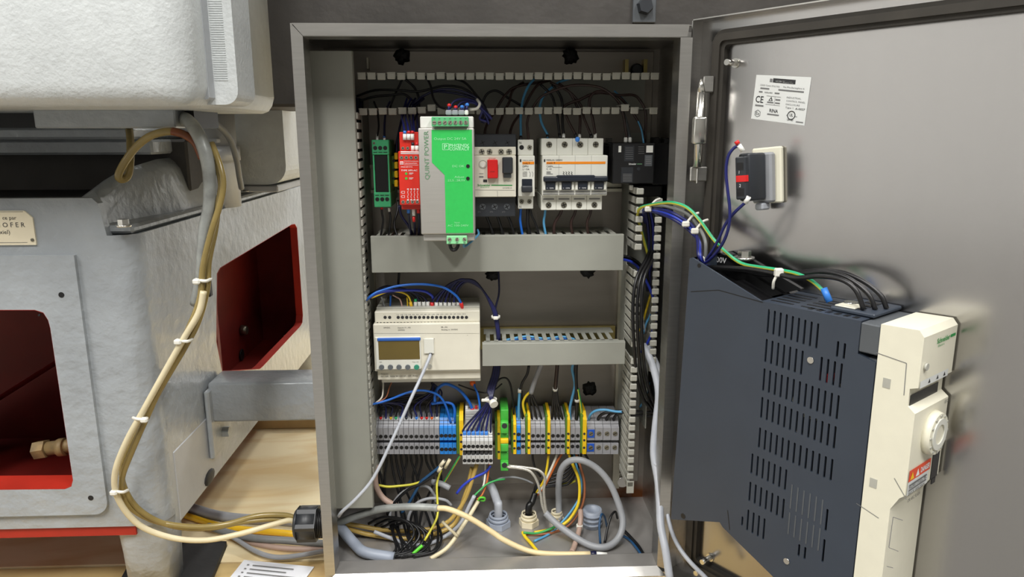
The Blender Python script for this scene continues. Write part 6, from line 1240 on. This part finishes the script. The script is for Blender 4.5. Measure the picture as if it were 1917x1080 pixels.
# left part of the cabinet floor
Z = .075
WC('thick grey paint-flecked cable entering through the side gland', 'c_painted', 4.6, dp([(628, 982), (641, 976), (673, 964), (711, 953), (755, 949), (789, 949), (820, 951)], .085, .045))
cc_ = WC('cream inner cable running on to the lower right with a dark tip', 'c_cream', 3.4, dp([(818, 951), (840, 953), (878, 969), (920, 995), (944, 1011), (989, 1031), (1033, 1037), (1106, 1037)], .045, .030))
B().cyl(at(1105, 1037, .03), at(1116, 1037, .03), .0037, n=12).build('end_cap', 'w_navydark', cc_)
B().cyl(at(1116, 1036.5, .03), at(1136, 1038, .03), .0027, n=12).build('marker_sleeve', 'white_sleeve', cc_)
WC('upper yellowed cable bending up into the terminals', 'c_yellow', 2.8, dp([(630, 982), (650, 981), (671, 984), (711, 991), (755, 994), (800, 991), (833, 980), (852, 963), (873, 929), (893, 868)], .08, .105))
WC('lower yellowed cable below it at the cabinet floor', 'c_yellow', 3.0, dp([(630, 986), (650, 989), (689, 1000), (755, 1008), (811, 1000), (849, 982), (863, 950), (876, 910), (884, 875)], .08, .11))
WC('light grey cable swinging under the yellowed ones to a wire fan', 'c_lgrey', 2.4, dp([(700, 995), (742, 1011), (767, 1019), (800, 1018), (833, 1004), (862, 980), (877, 950), (888, 928)], .075, .08))
WC('ivory cable rising from the floor to the green wire fan', 'c_ivory', 2.6, dp([(806, 1046), (833, 1029), (850, 1010), (864, 988), (880, 964), (895, 938)], .035, .085))
WC('pinkish tan cable bending out of the left duct', 'c_pinktan', 4.0, dp([(704, 870), (702, 893), (705, 913), (718, 933), (742, 948)], .115, .10))
WC('grey cable arc left of centre at the cabinet floor', 'c_grey', 2.0, dp([(729, 975), (733, 949), (751, 924), (778, 911), (800, 911), (813, 927), (816, 940)], .10, .11))
WC('second grey cable arc above the painted cable', 'c_grey', 2.0, dp([(771, 992), (764, 971), (778, 944), (804, 933), (833, 936), (845, 946)], .09, .10))
W('yellow-green wire lying level below the left terminals', 'w_gyellow', 1.2, dp([(708, 908), (725, 911), (744, 910), (770, 907), (788, 902)], .11, .115))
W('yellow-green wire hanging down to the cabinet floor', 'w_gyellow', 1.5, dp([(826, 880), (818, 905), (819, 940), (819, 964), (811, 984), (795, 1012)], .115, .06))
W('thick bright green wire end at the cabinet floor', 'w_lime', 2.2, dp([(791, 1021), (783, 1028), (773, 1037)], .05, .045))
W('yellow and green wire slanting down from the ground terminal', 'w_green', 1.1, dp([(862, 852), (850, 872), (836, 895), (826, 910)], .12, .115), stripe='w_yellow')
W('dark teal wire with two white tags below the blue terminals', 'w_teal', 1.4, dp([(832, 862), (822, 874), (800, 892), (788, 902), (778, 920), (764, 944), (752, 960)], .10, .10), [(0, 0, 10, 2.3, 'nut_cream')])
W('black wire with a white tag below the blue terminals', 'w_black', 1.4, dp([(826, 874), (818, 885), (791, 904), (762, 918), (736, 944), (725, 962)], .098, .10), [(0, 0, 8, 2.4, 'nut_cream')])
B_ = at(838, 868, .10); tag(B().cyl(at(842, 860, .102), at(833, 876, .102), .0022, n=10).build('wire_tag', 'c_ivory'), 'short beige wire tag beside the white-tagged teal wire', 'marker')
WC('short grey sheath end below the forward cluster', 'c_grey', 4.0, dp([(808, 902), (824, 905), (842, 914)], .115, .11))
W('royal blue wire sagging from the forward cluster', 'w_royal', 1.3, dp([(918, 872), (908, 884), (884, 896), (866, 910), (855, 924)], .105, .10))
W('green wire of the fan leaving the light grey cable', 'w_green', 0.9, dp([(888, 928), (898, 918), (912, 906), (930, 899), (945, 897)], .085, .11))
W('white wire of the fan leaving the light grey cable', 'w_white', 0.9, dp([(888, 928), (896, 920), (904, 912), (908, 890), (909, 866)], .085, .11))
W('brown wire of the fan rising into the forward cluster', 'w_orange', 0.9, dp([(893, 935), (903, 925), (912, 900), (916, 866)], .085, .11))
W('yellow-green curl at the end of the ivory cable', 'w_lime', 1.0, dp([(893, 940), (898, 932), (907, 932), (906, 937), (898, 936)], .085, .09))
W('pale wire arc behind the thick grey cable and the braids', 'c_grey', 1.0, dp([(912, 912), (932, 897), (958, 893), (980, 897), (998, 905)], .14))
tag(B().tube(path([(828, 976, .06), (842, 990, .055), (857, 1004, .055)]), .0020, 6).build('cable_tie', 'c_ivory'), 'beige cable tie across the yellowed cables', 'cable tie')
WC('fat ribbed grey conduit curving down behind the lower rim', 'nut_grey', 6.8, [(632, 980, .085), (648, 1000, .07), (664, 1018, .058), (684, 1034, .05), ('w', .074, .0385, .003)])
GBK = 'black wires falling from the left terminal row'
for k in range(13):
    p = 703+k*9.4; q = 735+k*7+random.uniform(-6, 6)
    W('%s black wire falling from the left terminals' % ORD[k], 'w_black', 1.15, [(p, 848, .13), (p+2, 866, .13), (p+4+random.uniform(-12, 12), 900, .125), (q-8+random.uniform(-18, 18), 950, .115), (q+random.uniform(-20, 20), 1000, .075), (q+4+random.uniform(-9, 9), 1030, .05), (q-28-k, 1043+random.uniform(-3, 3), .04)], group=GBK)
for k in range(4): W('%s black wire looping across the floor behind the yellowed cables' % ORD[k], 'w_black', 1.3, dp([(690+k*12, 980+k*4), (720+k*14, 968+3*k), (760+k*12, 975+6*k), (775+k*10, 1000+4*k), (750+k*10, 1030+2*k), (725+8*k, 1042)], .09, .05), group='black wires looping on the cabinet floor')
W('thin black wires pair under the right-hand row', 'w_black', 1.1, dp([(997, 848), (998, 862), (1003, 880), (1012, 892)], .13))
W('thin black wire under the third ground terminal', 'w_black', 1.1, dp([(1094, 848), (1100, 858), (1104, 868)], .13))
# ================================================================== SIDE GLAND AND OUTSIDE CABLES
gy, gz = .088, at(575, 980, .088).z
gl = thing('cable_gland', 'large black plastic cable gland on the left side of the cabinet', 'gland', V((-.03, gy, gz-.023)))
xg = lambda p: at(p, 980, gy-.01).x
def xcyl(x0, x1, r0, r1, n, name, m, sm=True): B().cyl((x0, gy, gz), (x1, gy, gz), r0, r1, n, smooth=sm).build(name, m, gl)
xcyl(xg(549), xg(556), .017, .0225, 24, 'dome', 'dark_plastic'); xcyl(xg(556), xg(592), .0235, .0235, 6, 'cap_nut', 'dark_plastic', False); xcyl(xg(556), xg(590), .0215, .0215, 24, 'cap_body', 'dark_plastic')
for k in range(4): xcyl(xg(592+k*3.4), xg(594.4+k*3.4), .0185, .0185, 20, 'thread_ridge', 'black')
xcyl(xg(590), XI0-.0017, .0172, .0172, 20, 'thread', 'black_gloss')
GO = 'hoses hanging beside the machine'
def OUT(label, m, r, pts, **k): return wire(label, m, r, pts, name='hose', cat='hose', n=12, k=7, group=GO, **k)
ex_ = xg(552); gw_ = lambda dy, dz_: ('w', ex_, gy+dy, gz+dz_)
OUT('thick grey painted hose hanging beside the machine', 'c_painted', 7.6, [(336, 218, .10), (356, 230, .06), (376, 262, .035), (389, 305, .03), (393, 350, .03), (391, 390, .03), (383, 430, .03), (379, 480, .03), (377, 515, .033), (366, 570, .04)], r_end=6.0)
OUT('inner olive hose of the hanging bundle', 'c_olive', 3.4, [(396, 268, .04), (412, 310, .03), (418, 345, .025), (411, 385, .02), (394, 440, .018), (380, 500, .018), (374, 560, .018), (352, 618, .018), (318, 688, .02), (285, 758, .02), (248, 842, .02), (228, 900, .025), (240, 945, .035), (290, 975, .05), (360, 986, .06), (420, 982, .07), (480, 966, .08), (530, 964, .086), gw_(0, .008)])
OUT('olive hose lying right in the hanging bundle', 'c_olive', 3.2, [(405, 300, .035), (414, 345, .03), (409, 380, .03), (403, 430, .028), (391, 490, .026), (388, 540, .024), (372, 600, .022), (345, 652, .022), (305, 720, .022), (268, 790, .022), (232, 865, .024), (232, 910, .03), (262, 955, .04), (320, 984, .055), (390, 989, .065), (450, 978, .075), (510, 972, .084), gw_(.004, .002)])
OUT('pale cream hose on the outside of the hanging bundle', 'c_ivory', 3.4, [(381, 545, .014), (372, 585, .012), (345, 632, .012), (312, 690, .012), (272, 762, .012), (235, 830, .012), (215, 888, .014), (222, 935, .02), (260, 982, .03), (320, 1006, .04), (385, 1011, .05), (450, 999, .062), (510, 982, .075), (545, 974, .084), gw_(-.004, -.003)])
OUT('olive and rust-brown hose looping out over the shoulder of the machine', 'c_olive', 4.2, [(378, 296, .05), (366, 268, .05), (345, 252, .05), (318, 246, .05), (285, 253, .055), (256, 274, .06), (234, 303, .065), (222, 328, .065), (228, 336, .07), (240, 328, .075), (244, 300, .08), (244, 265, .10), (242, 243, .12)])
OUT('brown stained upper bend of the looping hose', 'c_rust', 4.4, [(322, 245.5, .0497), (345, 252, .0497), (366, 268, .0497), (379, 297, .0497)])
OUT('thin grey hose bending down to the ledge of the machine', 'c_dgrey', 4.0, [(345, 212, .16), (372, 216, .17), (405, 232, .2), (430, 260, .23), (443, 300, .26), (448, 330, .29), (452, 352, .31)])
for p, q, y, lab in ((380, 525, .02, 'white cable tie high on the hanging hose bundle, under the thick hose'), (345, 638, .015, 'white cable tie on the hose bundle level with the red side opening'), (262, 784, .014, 'white cable tie on the hose bundle level with the square tube'), (225, 920, .02, 'white cable tie at the lowest bend of the hose bundle')):
    c = at(p, q, y-.006); t = thing('cable_tie', lab, 'cable tie', c)
    B().tube(catmull([at(p-13, q-2, y+.004), at(p-6, q, y-.0045), at(p+6, q+1, y-.0045), at(p+15, q-3, y+.006)]), .0019, 6).build('strap', 'tie_white', t); h = at(p+(8 if 300 > p > 250 else -12), q+(2 if p != 225 else 2), y-.006); B().box(h.x-.004, h.x+.004, h.y-.003, h.y+.003, h.z-.003, h.z+.003, .0015).build('head', 'tie_white', t)
c = at(388, 535, .03); tag(B().box(c.x-.004, c.x+.004, c.y-.004, c.y+.004, c.z-.012, c.z+.01, .001).build('tape_wrap', 'black'), 'black tape patch on the hose bundle below its top tie', 'tape')
# floor cables running from behind the machine
FC = 'grey cables on the floor between machine and cabinet'
def FL(label, m, r, pts): wire(label, m, r, pts, name='cable', cat='cable', n=10, group=FC)
def fz(p, q, h=.006): d = ray(p, q); k = (FZ+h-CAM.z)/d.z; v = CAM+d*k; return wv(v)
FL('thick grey corrugated cable on the floor behind the foot', 'c_grey', 7.5, [fz(335, 942, .01), fz(370, 955, .01), fz(410, 966, .012), fz(460, 972, .012), fz(530, 975, .012), fz(610, 985, .012)])
FL('yellow cable on the floor beside the corrugated one', 'yellow_sleeve', 4.5, [fz(335, 960), fz(370, 972), fz(420, 986), fz(480, 993), fz(560, 1000)])
FL('grey flat cable sagging past the gland', 'c_dgrey', 5.0, [fz(390, 985, .012), fz(430, 998, .014), fz(480, 1008, .014), fz(540, 1012, .014), fz(615, 1018, .014)])
FL('pinkish grey cable along the floor under the gland', 'c_pinktan', 4.0, [fz(430, 1000), fz(480, 1018), fz(540, 1027), fz(615, 1028)])
FL('thin grey cable making the lowest sag on the floor', 'c_grey', 3.2, [fz(400, 988, .01), fz(440, 1008, .01), fz(475, 1030, .008), fz(510, 1042, .008), fz(550, 1041, .008), fz(615, 1030, .008)])
